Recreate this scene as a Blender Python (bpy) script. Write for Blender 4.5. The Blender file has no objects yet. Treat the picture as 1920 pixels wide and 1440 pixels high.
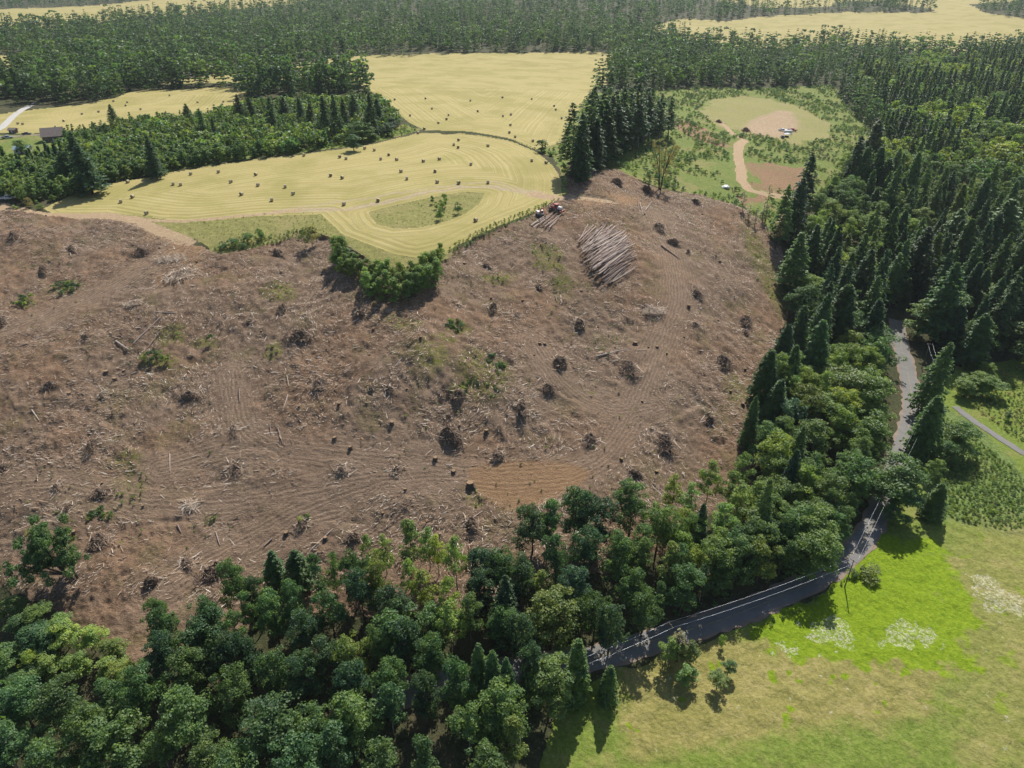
import bpy, math, random
import numpy as np
from mathutils import Vector, Matrix
random.seed(7); rng = np.random.default_rng(7)
S = bpy.context.scene
R = math.radians
# ---------------------------------------------------------------- camera, world, sun, exposure
PITCH, FPX, CAMZ = R(31), 1321.0, 140.0
cd = bpy.data.cameras.new('camera'); cam = bpy.data.objects.new('camera', cd); S.collection.objects.link(cam)
cam.location = (0, 0, CAMZ); cam.rotation_euler = (R(90) - PITCH, 0, 0)
cd.sensor_width = 36; cd.lens = 36 * FPX / 1920; cd.clip_start = 1; cd.clip_end = 20000
S.camera = cam
SUN_EL, SUN_AZ = 47, 16          # azimuth measured from the view direction (+Y) towards the right (+X)
W = bpy.data.worlds.new('World'); S.world = W; W.use_nodes = True
nt = W.node_tree; bg = nt.nodes['Background']; sky = nt.nodes.new('ShaderNodeTexSky')
sky.sky_type = 'NISHITA'; sky.sun_disc = False; sky.sun_elevation = R(SUN_EL); sky.sun_rotation = R(SUN_AZ)
nt.links.new(sky.outputs[0], bg.inputs[0]); bg.inputs[1].default_value = 0.09
sl = bpy.data.lights.new('sun', 'SUN'); sl.energy = 5.0; sl.angle = R(0.5); sl.color = (1, 0.95, 0.86)
so = bpy.data.objects.new('sun', sl); S.collection.objects.link(so)
sd = Vector((math.sin(R(SUN_AZ)) * math.cos(R(SUN_EL)), math.cos(R(SUN_AZ)) * math.cos(R(SUN_EL)), math.sin(R(SUN_EL))))
so.rotation_euler = sd.to_track_quat('Z', 'Y').to_euler(); so.location = (0, 0, 300)
S.view_settings.view_transform = 'Standard'; S.view_settings.look = 'None'
S.view_settings.exposure = 0.38; S.view_settings.gamma = 1
S.render.engine = 'CYCLES'

# ---------------------------------------------------------------- noise and geometry helpers
def _hash(ix, iy, s):
    h = (ix.astype(np.int64) * 374761393 + iy.astype(np.int64) * 668265263 + s * 1442695041) & 0xFFFFFFFF
    h = ((h ^ (h >> 13)) * 1274126177) & 0xFFFFFFFF
    return ((h ^ (h >> 16)) & 0xFFFF) / 65535.0
def vnoise(x, y, s=0):
    x = np.asarray(x, float); y = np.asarray(y, float)
    ix, iy = np.floor(x), np.floor(y); fx, fy = x - ix, y - iy
    fx = fx * fx * (3 - 2 * fx); fy = fy * fy * (3 - 2 * fy)
    a, b = _hash(ix, iy, s), _hash(ix + 1, iy, s); c, d = _hash(ix, iy + 1, s), _hash(ix + 1, iy + 1, s)
    return (a + (b - a) * fx) * (1 - fy) + (c + (d - c) * fx) * fy
def fbm(x, y, scale, octv=4, s=0):
    v = 0; a = .5; t = 0
    for k in range(octv):
        v = v + a * vnoise(x / scale * 2 ** k, y / scale * 2 ** k, s + 17 * k); t += a; a *= .5
    return v / t                                        # 0..1
def sstep(x, a, b):
    t = np.clip((x - a) / (b - a), 0, 1); return t * t * (3 - 2 * t)

cp, sp = math.cos(PITCH), math.sin(PITCH)
def ray(px, py):
    u, v = (px - 960) / FPX, (py - 720) / FPX
    return np.array([u, cp - v * sp, -sp - v * cp])
# height control: photo pixel column, row, ground height above the valley floor
CTL = [(-100,190,44),(100,190,44),(500,190,47),(900,190,49),(1150,190,44),(1450,190,24),(1700,190,18),(1900,190,22),(2050,190,24),
 (-100,300,48),(100,300,48),(500,300,51),(900,300,52),(1080,300,50),(1250,300,40),(1500,300,26),(1750,300,17),(2050,300,20),
 (-100,400,48),(100,400,48),(500,400,50),(800,400,50),(1040,390,50),(1250,400,42),(1400,400,33),(1600,400,16),(1900,400,9),
 (0,500,43),(300,490,44),(600,500,45),(850,500,46),(1100,500,41),(1280,500,35),(1450,500,24),(1700,500,9),(2000,500,5),
 (-50,650,33),(400,650,34),(800,650,35),(1100,650,28),(1250,650,24),(1400,650,16),(1600,650,5),(1900,650,1),
 (-50,850,20),(500,850,20),(900,850,17),(1150,850,13),(1350,850,7),(1600,850,1),(1900,850,0),
 (-50,1000,11),(400,1000,11),(800,1000,10),(1100,1000,7),(1300,1000,3),(1650,1000,0),(1950,1000,0),
 (-50,1150,3),(500,1150,3),(900,1150,2),(1200,1150,0),(1600,1150,0),(1950,1150,0),
 (0,1440,0),(500,1440,-1),(960,1440,-1),(1400,1440,-1),(1900,1440,-1),
 (-50,90,40),(500,90,40),(960,90,38),(1400,90,26),(1950,90,30),(0,20,42),(500,20,46),(960,20,48),(1400,20,44),(1900,20,52)]
def ab(x, y):
    y = np.clip(y, 60, 3000); return np.clip(x / (y + 60), -.9, .9) * 3.2, np.log(y + 50) * 1.6
P = []
for px, py, z in CTL:
    d = ray(px, py); t = (z - CAMZ) / d[2]; a_, b_ = ab(d[0] * t, d[1] * t); P.append((a_, b_, z))
P = np.array(P); NC = len(P)
def _tk(r2): return .5 * r2 * np.log(r2 + 1e-9)
K = _tk((P[:, None, 0] - P[None, :, 0]) ** 2 + (P[:, None, 1] - P[None, :, 1]) ** 2) + .02 * np.eye(NC)
Q = np.c_[np.ones(NC), P[:, :2]]
sol = np.linalg.solve(np.block([[K, Q], [Q.T, np.zeros((3, 3))]]), np.r_[P[:, 2], 0, 0, 0])
def hsmooth(x, y):
    x = np.asarray(x, float); y = np.asarray(y, float); a_, b_ = ab(x, y)
    z = sol[NC] + sol[NC + 1] * a_ + sol[NC + 2] * b_
    if z.size == 1: z = z + (sol[:NC] * _tk((a_.reshape(-1)[0] - P[:, 0]) ** 2 + (b_.reshape(-1)[0] - P[:, 1]) ** 2)).sum()
    else:
        for i in range(NC): z = z + sol[i] * _tk((a_ - P[i, 0]) ** 2 + (b_ - P[i, 1]) ** 2)
    z = z + (fbm(x, y, 45, 2, 5) - .5) * 2.4 * sstep(y, 150, 260)
    return np.clip(z, -3, 75)
def G(px, py, up=0.0):
    """ground point seen at a photo pixel; with up, the foot of a thing whose top (up metres high) is seen there"""
    d = ray(px, py); lo, hi = 60.0, None; t = 60.0
    while t < 6000:
        if CAMZ + d[2] * t < float(hsmooth(d[0] * t, d[1] * t)) + up: break
        lo = t; t *= 1.04
    hi = t
    for _ in range(14):
        m = (lo + hi) / 2
        if CAMZ + d[2] * m < float(hsmooth(d[0] * m, d[1] * m)) + up: hi = m
        else: lo = m
    return (d[0] * hi, d[1] * hi)
def proj(x, y, z):
    dy, dz = y, z - CAMZ; dep = dy * cp - dz * sp; up = dy * sp + dz * cp
    return 960 + FPX * x / dep, 720 - FPX * up / dep
def poly(pts): return np.array([G(*p) for p in pts])
def inside(X, Y, pg):
    r = np.zeros(X.shape, bool); m = (X > pg[:, 0].min() - 1) & (X < pg[:, 0].max() + 1) & (Y > pg[:, 1].min() - 1) & (Y < pg[:, 1].max() + 1)
    x, y = X[m], Y[m]; c = np.zeros(x.shape, bool); j = len(pg) - 1
    for i in range(len(pg)):
        xi, yi = pg[i]; xj, yj = pg[j]
        if yi != yj: c ^= ((yi > y) != (yj > y)) & (x < (xj - xi) * (y - yi) / (yj - yi) + xi)
        j = i
    r[m] = c; return r
def segdist(X, Y, pl, closed=False):
    """distance, signed side distance"""
    best = np.full(X.shape, 1e9); sg = np.zeros(X.shape)
    q = np.vstack([pl, pl[:1]]) if closed else pl
    for (x0, y0), (x1, y1) in zip(q[:-1], q[1:]):
        dx, dy = x1 - x0, y1 - y0; L = dx * dx + dy * dy + 1e-9
        t = np.clip(((X - x0) * dx + (Y - y0) * dy) / L, 0, 1)
        ex, ey = X - x0 - t * dx, Y - y0 - t * dy; d = np.hypot(ex, ey)
        m = d < best; best = np.where(m, d, best); sg = np.where(m, np.sign(ex * dy - ey * dx) * d, sg)
    return best, sg
def smooth_line(pts, step=2.0):
    p = [np.array(q) for q in pts]; out = []
    for i in range(len(p) - 1):
        a0 = p[max(i - 1, 0)]; a1 = p[i]; a2 = p[i + 1]; a3 = p[min(i + 2, len(p) - 1)]
        k = max(2, int(np.linalg.norm(a2 - a1) / step))
        for t in np.linspace(0, 1, k, endpoint=False):
            out.append(.5 * ((2 * a1) + (-a0 + a2) * t + (2 * a0 - 5 * a1 + 4 * a2 - a3) * t * t + (-a0 + 3 * a1 - 3 * a2 + a3) * t ** 3))
    out.append(p[-1]); return np.array(out)

# ---------------------------------------------------------------- scene helpers
def tag(o, label=None, cat=None, group=None, kind=None):
    for k, v in (('label', label), ('category', cat), ('group', group), ('kind', kind)):
        if v: o[k] = v
    return o
def link(name, me, mat=None, parent=None):
    o = bpy.data.objects.new(name, me); S.collection.objects.link(o)
    if mat and me is not None and not me.materials: me.materials.append(mat)
    if parent: o.parent = parent
    return o
def mesh_np(name, V, F, mat=None, mats=None, mi=None, smooth=False, cols=None, attrs=None):
    me = bpy.data.meshes.new(name); V = np.asarray(V, np.float32); F = np.asarray(F, np.int32); k = F.shape[1]
    me.vertices.add(len(V)); me.vertices.foreach_set('co', V.ravel())
    me.loops.add(F.size); me.loops.foreach_set('vertex_index', F.ravel())
    me.polygons.add(len(F)); me.polygons.foreach_set('loop_start', np.arange(0, F.size, k, dtype=np.int32))
    me.polygons.foreach_set('loop_total', np.full(len(F), k, np.int32))
    for m in (mats or ([mat] if mat else [])): me.materials.append(m)
    if mi is not None: me.polygons.foreach_set('material_index', np.asarray(mi, np.int32))
    me.polygons.foreach_set('use_smooth', np.full(len(F), smooth))
    if cols is not None:
        a = me.attributes.new('tint', 'FLOAT_COLOR', 'POINT'); c = np.c_[cols, np.ones(len(cols))].astype(np.float32); a.data.foreach_set('color', c.ravel())
    for kx, v in (attrs or {}).items():
        a = me.attributes.new(kx, 'FLOAT', 'POINT'); a.data.foreach_set('value', np.asarray(v, np.float32))
    me.update(calc_edges=True); me.validate(); return me
class MB:
    """collects solids; quads and n-gons"""
    def __init__(s): s.v = []; s.f = []; s.m = []
    def add(s, V, F, m=0):
        b = len(s.v); s.v += [tuple(q) for q in V]; s.f += [tuple(i + b for i in f) for f in F]; s.m += [m] * len(F)
    def box(s, c, d, rz=0, m=0, tilt=None, taper=1):
        V = []
        for z in (-1, 1):
            k = taper if z > 0 else 1
            for x, y in ((-1, -1), (1, -1), (1, 1), (-1, 1)): V.append(Vector((x * d[0] / 2 * k, y * d[1] / 2 * k, z * d[2] / 2)))
        M = Matrix.Rotation(rz, 4, 'Z')
        if tilt: M = M @ Matrix.Rotation(tilt[1], 4, tilt[0])
        s.add([M @ v + Vector(c) for v in V], [(3, 2, 1, 0), (4, 5, 6, 7), (0, 1, 5, 4), (1, 2, 6, 5), (2, 3, 7, 6), (3, 0, 4, 7)], m)
    def tube(s, pts, rad, n=8, m=0, caps=True):
        pts = [Vector(p) for p in pts]; rad = rad if isinstance(rad, (list, tuple)) else [rad] * len(pts); V = []; F = []
        for i, p in enumerate(pts):
            d = (pts[min(i + 1, len(pts) - 1)] - pts[max(i - 1, 0)]).normalized(); q = d.to_track_quat('Z', 'Y')
            for k in range(n):
                a = 2 * math.pi * k / n; V.append(p + q @ Vector((math.cos(a) * rad[i], math.sin(a) * rad[i], 0)))
        for i in range(len(pts) - 1):
            for k in range(n):
                k2 = (k + 1) % n; F.append((i * n + k, i * n + k2, (i + 1) * n + k2, (i + 1) * n + k))
        if caps: F.append(tuple(range(n - 1, -1, -1))); F.append(tuple((len(pts) - 1) * n + k for k in range(n)))
        s.add(V, F, m)
    def data(s, name, mats, smooth=False):
        me = bpy.data.meshes.new(name); me.from_pydata(s.v, [], s.f)
        for m in mats: me.materials.append(m)
        me.polygons.foreach_set('material_index', s.m); me.polygons.foreach_set('use_smooth', [smooth] * len(s.f)); me.update(); return me

# ---------------------------------------------------------------- materials
def new_mat(name):
    m = bpy.data.materials.new(name); m.use_nodes = True; t = m.node_tree; b = t.nodes['Principled BSDF']
    b.inputs['Specular IOR Level'].default_value = .25; return m, t, b
class N:
    def __init__(s, t): s.t = t
    def n(s, k, **kw):
        x = s.t.nodes.new('ShaderNode' + k)
        for a, v in kw.items(): setattr(x, a, v)
        return x
    def l(s, a, b): s.t.links.new(a, b)
    def attr(s, name, out='Fac'): return s.n('Attribute', attribute_name=name).outputs[out]
    def noise(s, scale, detail=4, vec=None, rough=.6, dist=0.):
        x = s.n('TexNoise'); x.inputs['Scale'].default_value = scale; x.inputs['Detail'].default_value = detail
        x.inputs['Roughness'].default_value = rough; x.inputs['Distortion'].default_value = dist
        s.l(vec if vec is not None else s.pos(), x.inputs['Vector']); return x.outputs['Fac']
    def pos(s): return s.n('NewGeometry').outputs['Position']
    def ramp(s, f, stops):
        x = s.n('ValToRGB'); e = x.color_ramp.elements
        while len(e) < len(stops): e.new(.5)
        for q, (p, c) in zip(e, stops): q.position = p; q.color = (*c, 1) if len(c) == 3 else c
        s.l(f, x.inputs[0]); return x.outputs[0]
    def mix(s, f, a, b, mode='MIX'):
        x = s.n('MixRGB', blend_type=mode)
        for i, v in enumerate((f, a, b)):
            if isinstance(v, (int, float)): x.inputs[i].default_value = v if i == 0 else (v, v, v, 1)
            elif isinstance(v, tuple): x.inputs[i].default_value = (*v, 1)
            else: s.l(v, x.inputs[i])
        return x.outputs[0]
    def math(s, op, a, b=0.0, c=None, clamp=False):
        x = s.n('Math', operation=op, use_clamp=clamp)
        for i, v in enumerate((a, b, c)):
            if v is None: continue
            if isinstance(v, (int, float)): x.inputs[i].default_value = v
            else: s.l(v, x.inputs[i])
        return x.outputs[0]
    def thr(s, f, lo, hi):
        x = s.n('MapRange', interpolation_type='SMOOTHSTEP'); s.l(f, x.inputs[0]); x.inputs[1].default_value = lo; x.inputs[2].default_value = hi; return x.outputs[0]
    def bump(s, h, strength, dist, bs):
        x = s.n('Bump'); x.inputs['Strength'].default_value = strength; x.inputs['Distance'].default_value = dist
        s.l(h, x.inputs['Height']); s.l(x.outputs[0], bs.inputs['Normal'])
def simple(name, col, rough=.7, var=.25, scale=3., metal=0, spec=.3):
    m, t, b = new_mat(name); g = N(t); b.inputs['Roughness'].default_value = rough; b.inputs['Metallic'].default_value = metal
    b.inputs['Specular IOR Level'].default_value = spec
    f = g.noise(scale, 4, g.n('TexCoord').outputs['Object']); c = g.ramp(f, [(.3, tuple(v * (1 - var) for v in col)), (.7, tuple(min(1, v * (1 + var)) for v in col))])
    g.l(c, b.inputs['Base Color']); return m
def leaf_mat(name, src):
    m, t, b = new_mat(name); g = N(t)
    if src == 'object': base = g.n('ObjectInfo').outputs['Color']
    else: base = g.attr('tint', 'Color')
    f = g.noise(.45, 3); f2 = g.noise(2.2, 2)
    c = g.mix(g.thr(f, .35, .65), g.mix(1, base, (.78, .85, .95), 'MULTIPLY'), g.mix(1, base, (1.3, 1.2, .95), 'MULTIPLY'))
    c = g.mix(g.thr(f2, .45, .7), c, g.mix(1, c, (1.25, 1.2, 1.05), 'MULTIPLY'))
    g.l(c, b.inputs['Base Color']); b.inputs['Roughness'].default_value = .5; b.inputs['Specular IOR Level'].default_value = .35
    tr = g.n('BsdfTranslucent'); g.l(g.mix(1, c, (1.3, 1.35, .6), 'MULTIPLY'), tr.inputs[0]); mx = g.n('MixShader'); mx.inputs[0].default_value = .45
    g.l(b.outputs[0], mx.inputs[1]); g.l(tr.outputs[0], mx.inputs[2]); g.l(mx.outputs[0], t.nodes['Material Output'].inputs[0]); return m
def tint_mat(name, rough=.8):
    m, t, b = new_mat(name); g = N(t); f = g.noise(2.5, 3)
    g.l(g.mix(.5, g.attr('tint', 'Color'), g.mix(1, g.attr('tint', 'Color'), g.ramp(f, [(.3, (.55, .55, .55)), (.7, (1.4, 1.4, 1.4))]), 'MULTIPLY')), b.inputs['Base Color'])
    b.inputs['Roughness'].default_value = rough; return m
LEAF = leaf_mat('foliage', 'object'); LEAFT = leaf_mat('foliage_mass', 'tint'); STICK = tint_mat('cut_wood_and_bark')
BARK = simple('bark', (.075, .058, .045), .9); BARKL = simple('pale_bark', (.20, .18, .15), .9); WOODC = simple('cut_wood_face', (.33, .24, .15), .8)

# ---------------------------------------------------------------- ground zones, in photo pixels thrown onto the ground
Z_CLEAR = poly([(-120,392),(0,398),(100,410),(190,408),(250,418),(290,440),(345,452),(400,474),(440,476),(520,454),(560,436),(592,428),(640,452),(700,490),(760,502),(830,482),(900,446),(1000,402),(1052,374),(1056,325),(1075,308),(1150,320),(1200,342),(1240,356),(1330,372),(1400,405),(1450,440),(1478,520),(1484,570),(1455,640),(1440,720),(1420,830),(1400,905),(1300,980),(1250,1040),(1010,1110),(760,1150),(600,1150),(440,1190),(270,1260),(190,1210),(130,1170),(60,1120),(0,1090),(-120,1080)])
F_A = poly([(80,392),(130,368),(200,345),(300,328),(420,308),(560,291),(700,271),(780,250),(880,252),(960,266),(1003,284),(1035,310),(1052,338),(1054,372),(1000,398),(900,440),(840,470),(780,484),(740,478),(680,455),(640,440),(600,402),(480,406),(340,420),(280,418),(190,402),(100,402)])
ISLE = poly([(690,398),(740,385),(810,370),(870,360),(908,362),(898,382),(870,402),(840,415),(790,427),(740,430),(708,422),(694,408)])
F_B = poly([(600,110),(1150,100),(1110,175),(1065,235),(1050,268),(1003,281),(960,262),(880,247),(795,245),(768,232),(745,212),(716,186)])
F_C = poly([(-150,255),(20,250),(60,251),(150,243),(250,225),(350,216),(435,216),(470,170),(400,164),(250,170),(215,184),(150,196),(60,206),(0,214),(-150,230)])
ROUGH1 = poly([(345,432),(370,418),(480,402),(600,398),(640,438),(668,462),(640,456),(592,430),(560,436),(520,456),(440,478),(398,474)])
BRUSH = poly([(1056,330),(1048,300),(1010,285),(1020,272),(1055,268),(1070,225),(1110,175),(1300,165),(1560,160),(1600,215),(1645,250),(1640,300),(1560,350),(1500,390),(1480,440),(1445,435),(1395,402),(1330,370),(1240,354),(1195,338),(1150,318),(1075,308)])
CLEARING = poly([(1306,208),(1330,188),(1390,180),(1450,186),(1520,212),(1558,240),(1552,262),(1480,267),(1400,252),(1345,240)])
PAD = poly([(1404,303),(1440,304),(1500,309),(1516,325),(1500,352),(1460,360),(1415,352),(1404,335)]); PAD2 = poly([(1385,372),(1440,368),(1450,380),(1440,398),(1395,392)]); WARM = poly([(1380,240),(1400,222),(1450,205),(1490,208),(1508,230),(1500,250),(1470,262),(1410,256)])
HEDGE = poly([(140,367),(200,341),(300,325),(420,305),(560,288),(700,268),(770,250),(790,243),(760,234),(730,238),(640,262),(500,285),(400,300),(280,318),(180,340)])
ADDR = poly([(-150,256),(60,252),(120,262),(110,280),(60,300),(0,305),(-150,300)])
MEADOW = poly([(1150,1262),(1300,1205),(1400,1172),(1480,1142),(1560,1098),(1610,1050),(1650,985),(1672,930),(1700,870),(1722,800),(1735,745),(1790,690),(1850,680),(2100,640),(2100,1500),(1000,1500),(1040,1330)])
BRIGHT = poly([(1648,1000),(1700,1030),(1742,1008),(1770,1050),(1795,1090),(1812,1130),(1816,1165),(1780,1190),(1760,1200),(1800,1225),(1820,1245),(1700,1235),(1600,1232),(1500,1222),(1430,1200),(1445,1180),(1500,1150),(1570,1105),(1610,1060)])
FLOW = [poly(q) for q in ([(1520,1180),(1550,1152),(1575,1160),(1590,1185),(1598,1205),(1565,1208),(1522,1198)],[(1655,1190),(1700,1160),(1730,1180),(1765,1205),(1740,1212),(1690,1207),(1662,1202)],[(1835,1090),(1860,1085),(1900,1115),(1925,1130),(1925,1155),(1890,1148),(1855,1142)],[(1450,1205),(1480,1200),(1500,1218),(1462,1220)])]
DRYS = poly([(1180,1262),(1300,1215),(1340,1210),(1420,1215),(1520,1235),(1620,1245),(1780,1262),(1700,1330),(1200,1400)])
DRYE = poly([(1815,1040),(1830,1150),(1800,1215),(1850,1262),(1860,1400),(2100,1400),(2100,1030),(1900,1000)])
DEEPG = poly([(1780,770),(1830,800),(1900,880),(2000,960),(2000,1000),(1880,1000),(1790,975),(1740,960),(1745,900),(1770,830)])
TR = [ (poly([(-120,382),(0,388),(40,398),(100,407),(190,404),(240,411),(285,430),(345,452)]), 3.0),
       (poly([(200,405),(280,414),(340,417),(420,409),(480,403),(560,395)]), 1.3),
       (poly([(1395,264),(1385,272),(1382,290),(1388,315),(1390,340),(1405,358),(1440,366),(1500,372)]), 2.9),
       (poly([(345,451),(356,455)]), 2.0),
       (poly([(1000,366),(1050,374),(1090,372),(1140,378)]), 3.4),
       (poly([(1345,226),(1378,255),(1395,264)]), 2.0)]
FTR = [poly([(560,395),(650,392),(720,380),(800,361),(860,351),(930,351),(1000,364)]), poly([(480,400),(600,384),(720,366),(840,348),(920,340),(1020,365)])]
LANEA = smooth_line(poly([(-60,262),(0,257),(40,255),(95,252)])); LANEB = smooth_line(poly([(-20,250),(5,238),(25,218),(45,204),(70,192)]))
PATH = smooth_line(poly([(1790,762),(1820,785),(1850,805),(1880,825),(1925,853),(2010,900)]), 2)
ROAD = smooth_line(poly([(700,1320),(840,1278),(960,1257),(1040,1245),(1120,1232),(1240,1197),(1350,1163),(1440,1128),(1530,1085),(1600,1035),(1640,978),(1664,920),(1684,862),(1702,805),(1710,755),(1702,700),(1690,650),(1680,600)]), 2)
SKID = [smooth_line(poly(q), 3) for q in ([(1230,400),(1255,470),(1268,560),(1235,650),(1200,740),(1150,830),(1080,880),(980,893),(860,885),(700,868),(560,850),(460,838),(300,880)],
        [(-80,925),(100,905),(260,940),(420,945),(600,915),(780,890),(900,885)],[(-60,640),(60,600),(170,555),(260,510),(330,470)],[(430,700),(450,800),(520,850)],
        [(1000,640),(1070,730),(1150,770),(1230,760)],[(300,1100),(420,1030),(560,960),(700,910)],[(470,1045),(560,985),(640,960)])]
PADC = poly([(890,885),(960,872),(1060,876),(1095,885),(1080,905),(1030,930),(970,955),(930,940),(890,912)])
GREENS = [(190,965,26,14,0),(240,915,36,40,1),(235,865,34,18,1),(297,670,36,12,0),(318,625,26,14,1),(45,565,24,10,0),(120,540,28,12,0),(520,545,32,18,1),(508,655,16,16,1),(805,672,38,30,0),(905,705,52,42,0),(858,735,16,14,0),(1022,470,34,14,1),(1030,495,30,10,1),(930,520,30,9,1),(860,615,26,12,0),(1432,500,20,60,1),(892,930,22,20,1),(575,975,12,8,0),(840,640,20,10,1),(380,632,26,9,0),(700,740,14,10,1),(60,1000,14,10,1),(393,970,12,12,1),(1050,525,24,10,1),(1380,740,22,30,1),(120,1010,20,10,1),(760,610,40,14,1)]

# ---------------------------------------------------------------- terrain grid (a fan that gets coarser with distance)
th = np.r_[np.linspace(70, 57, 30, endpoint=False), np.linspace(57, 9, 900, endpoint=False), np.linspace(9, 1.1, 160)]
ys = 95 / np.tan(np.radians(th)); ys = np.r_[-200, -60, 0, 20, ys, 6500, 9000]; aa = np.r_[-2.2, -1.3, -.95, np.linspace(-.74, .74, 1000), .95, 1.3, 2.2]
Yg, Ag = np.meshgrid(ys, aa, indexing='ij'); Xg = Ag * (np.maximum(Yg, 0) + 62)
Zg = hsmooth(Xg, Yg)
nx, ny = len(aa), len(ys)
wx = Xg + (fbm(Xg, Yg, 6, 3, 41) - .5) * 3.5; wy = Yg + (fbm(Xg, Yg, 6, 3, 97) - .5) * 5
zone = np.zeros(Xg.shape, int)      # 0 forest floor
def put(pg, k, warp=True): zone[inside(wx if warp else Xg, wy if warp else Yg, pg)] = k
put(BRUSH, 3); put(HEDGE, 3); put(ADDR, 3)
put(Z_CLEAR, 1); put(MEADOW, 4); put(F_B, 2, False); put(F_C, 2, False); put(F_A, 2, False)
far = (Yg > 640)
fld = fbm(Xg, Yg * .6, 420, 3, 3); zone[far & (fld > .56) & (Yg > 700)] = 2
put(ROUGH1, 8); put(poly([(585,425),(640,436),(680,452),(740,474),(780,480),(850,466),(840,486),(765,506),(700,494),(640,456),(592,436)]), 8, False); put(F_A, 2, False); zone[inside(wx + (fbm(Xg, Yg, 22, 3, 61) - .5) * 26, wy + (fbm(Xg, Yg, 22, 3, 62) - .5) * 40, CLEARING)] = 5; jx_ = wx + (fbm(Xg, Yg, 14, 3, 161) - .5) * 22; jy_ = wy + (fbm(Xg, Yg, 14, 3, 162) - .5) * 34; zone[inside(jx_, jy_, PAD)] = 7; zone[inside(jx_, jy_, PAD2)] = 7; zone[inside(jx_, jy_, poly([(1250,232),(1290,228),(1345,258),(1372,275),(1330,272),(1280,250)]))] = 7; put(poly([(230,400),(345,418),(410,410),(400,440),(350,450),(300,432),(255,415)]), 8); put(poly([(1035,290),(1062,290),(1062,372),(1048,374),(1054,340)]), 3); put(ISLE, 8, False)
for pl, w in TR:
    d, _ = segdist(Xg * .6 + wx * .4, Yg * .6 + wy * .4, pl); zone[d < w * (1.1)] = 6
m_far = Yg < 900
# attributes
edge = np.zeros(Xg.shape)
for pg in (F_A, F_B, F_C):
    b = inside(Xg, Yg, pg) | ((pg is F_A) & inside(Xg, Yg, ISLE)); e = np.zeros(Xg.shape); e[b] = segdist(Xg[b], Yg[b], pg, True)[0]
    if pg is F_A: e[b] = np.minimum(e[b], segdist(Xg[b], Yg[b], ISLE, True)[0])
    edge = np.where(b, e, edge)
edge = np.where(far, Yg * .9 + Xg * .25, edge)
rut = np.full(Xg.shape, 99.); rw = np.zeros(Xg.shape)
sub = (zone == 1) & (Yg < 420)
for pl in SKID:
    d, s_ = segdist(Xg[sub], Yg[sub], pl); cur = rut[sub]; mm = d < np.abs(cur); cur[mm] = s_[mm]; rut[sub] = cur
flow = np.exp(-(np.abs(rut) / 7.) ** 2)
grn = np.zeros(Xg.shape); gry = np.zeros(Xg.shape)
def img_uv():
    dep = Yg * cp - (Zg - CAMZ) * sp; up = Yg * sp + (Zg - CAMZ) * cp; dep = np.maximum(dep, 1)
    return 960 + FPX * Xg / dep, 720 - FPX * up / dep
for (px, py, rx, ry, t_) in GREENS:
    c = G(px, py); e1 = G(px + rx, py); e2 = G(px, py - ry); ax = abs(e1[0] - c[0]); ay = abs(e2[1] - c[1])
    q = np.hypot((wx - c[0]) / ax, (wy - c[1]) / ay); g_ = np.clip(1.35 - q, 0, 1)
    grn = np.maximum(grn, g_)
padm = np.clip(1 - segdist(Xg[sub], Yg[sub], PADC, True)[0] / 3, 0, 1); inp = inside(wx[sub], wy[sub], PADC); pm = np.zeros(Xg.shape); pm[sub] = np.where(inp, 1, padm)
for q in ([(1140,378),(1110,380),(1180,372)], [(345,470),(350,500),(330,520)], [(300,440),(345,452),(380,465)]):
    d, _ = segdist(wx[sub], wy[sub], poly(q)); pm[sub] = np.maximum(pm[sub], .8 * np.clip(1.3 - d / 9, 0, 1))
c5 = zone == 5; pm[c5] = np.where(inside(wx[c5], wy[c5], WARM), np.clip(segdist(Xg[c5], Yg[c5], WARM, True)[0] / 14, 0, .8), 0)
def msk(pgs, soft=1.5):
    o = np.zeros(Xg.shape); s_ = (zone == 4) & (Yg < 400) & (Yg > 0)
    for pg in pgs:
        jx = wx[s_] + (fbm(Xg[s_], Yg[s_], 2.2, 3, 131) - .5) * 6; jy = wy[s_] + (fbm(Xg[s_], Yg[s_], 2.2, 3, 132) - .5) * 6; i_ = inside(jx, jy, pg); d, _ = segdist(jx, jy, pg, True); o[s_] = np.maximum(o[s_], np.where(i_, 1, np.clip(1 - d / soft, 0, 1)))
    return o
bright = msk([BRIGHT], 5.0); whitef = msk(FLOW, 1.0); dry = np.maximum(msk([DRYS], 5), .6 * msk([DRYE], 12)); deep = msk([DEEPG], 4)
ftr = np.zeros(Xg.shape); s2 = (zone == 2) & (Yg < 600)
for pl, w_ in zip(FTR, (2.2, .9)):
    d, _ = segdist(wx[s2], wy[s2], pl); ftr[s2] = np.maximum(ftr[s2], np.clip(1.4 - d / w_, 0, 1))
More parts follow.
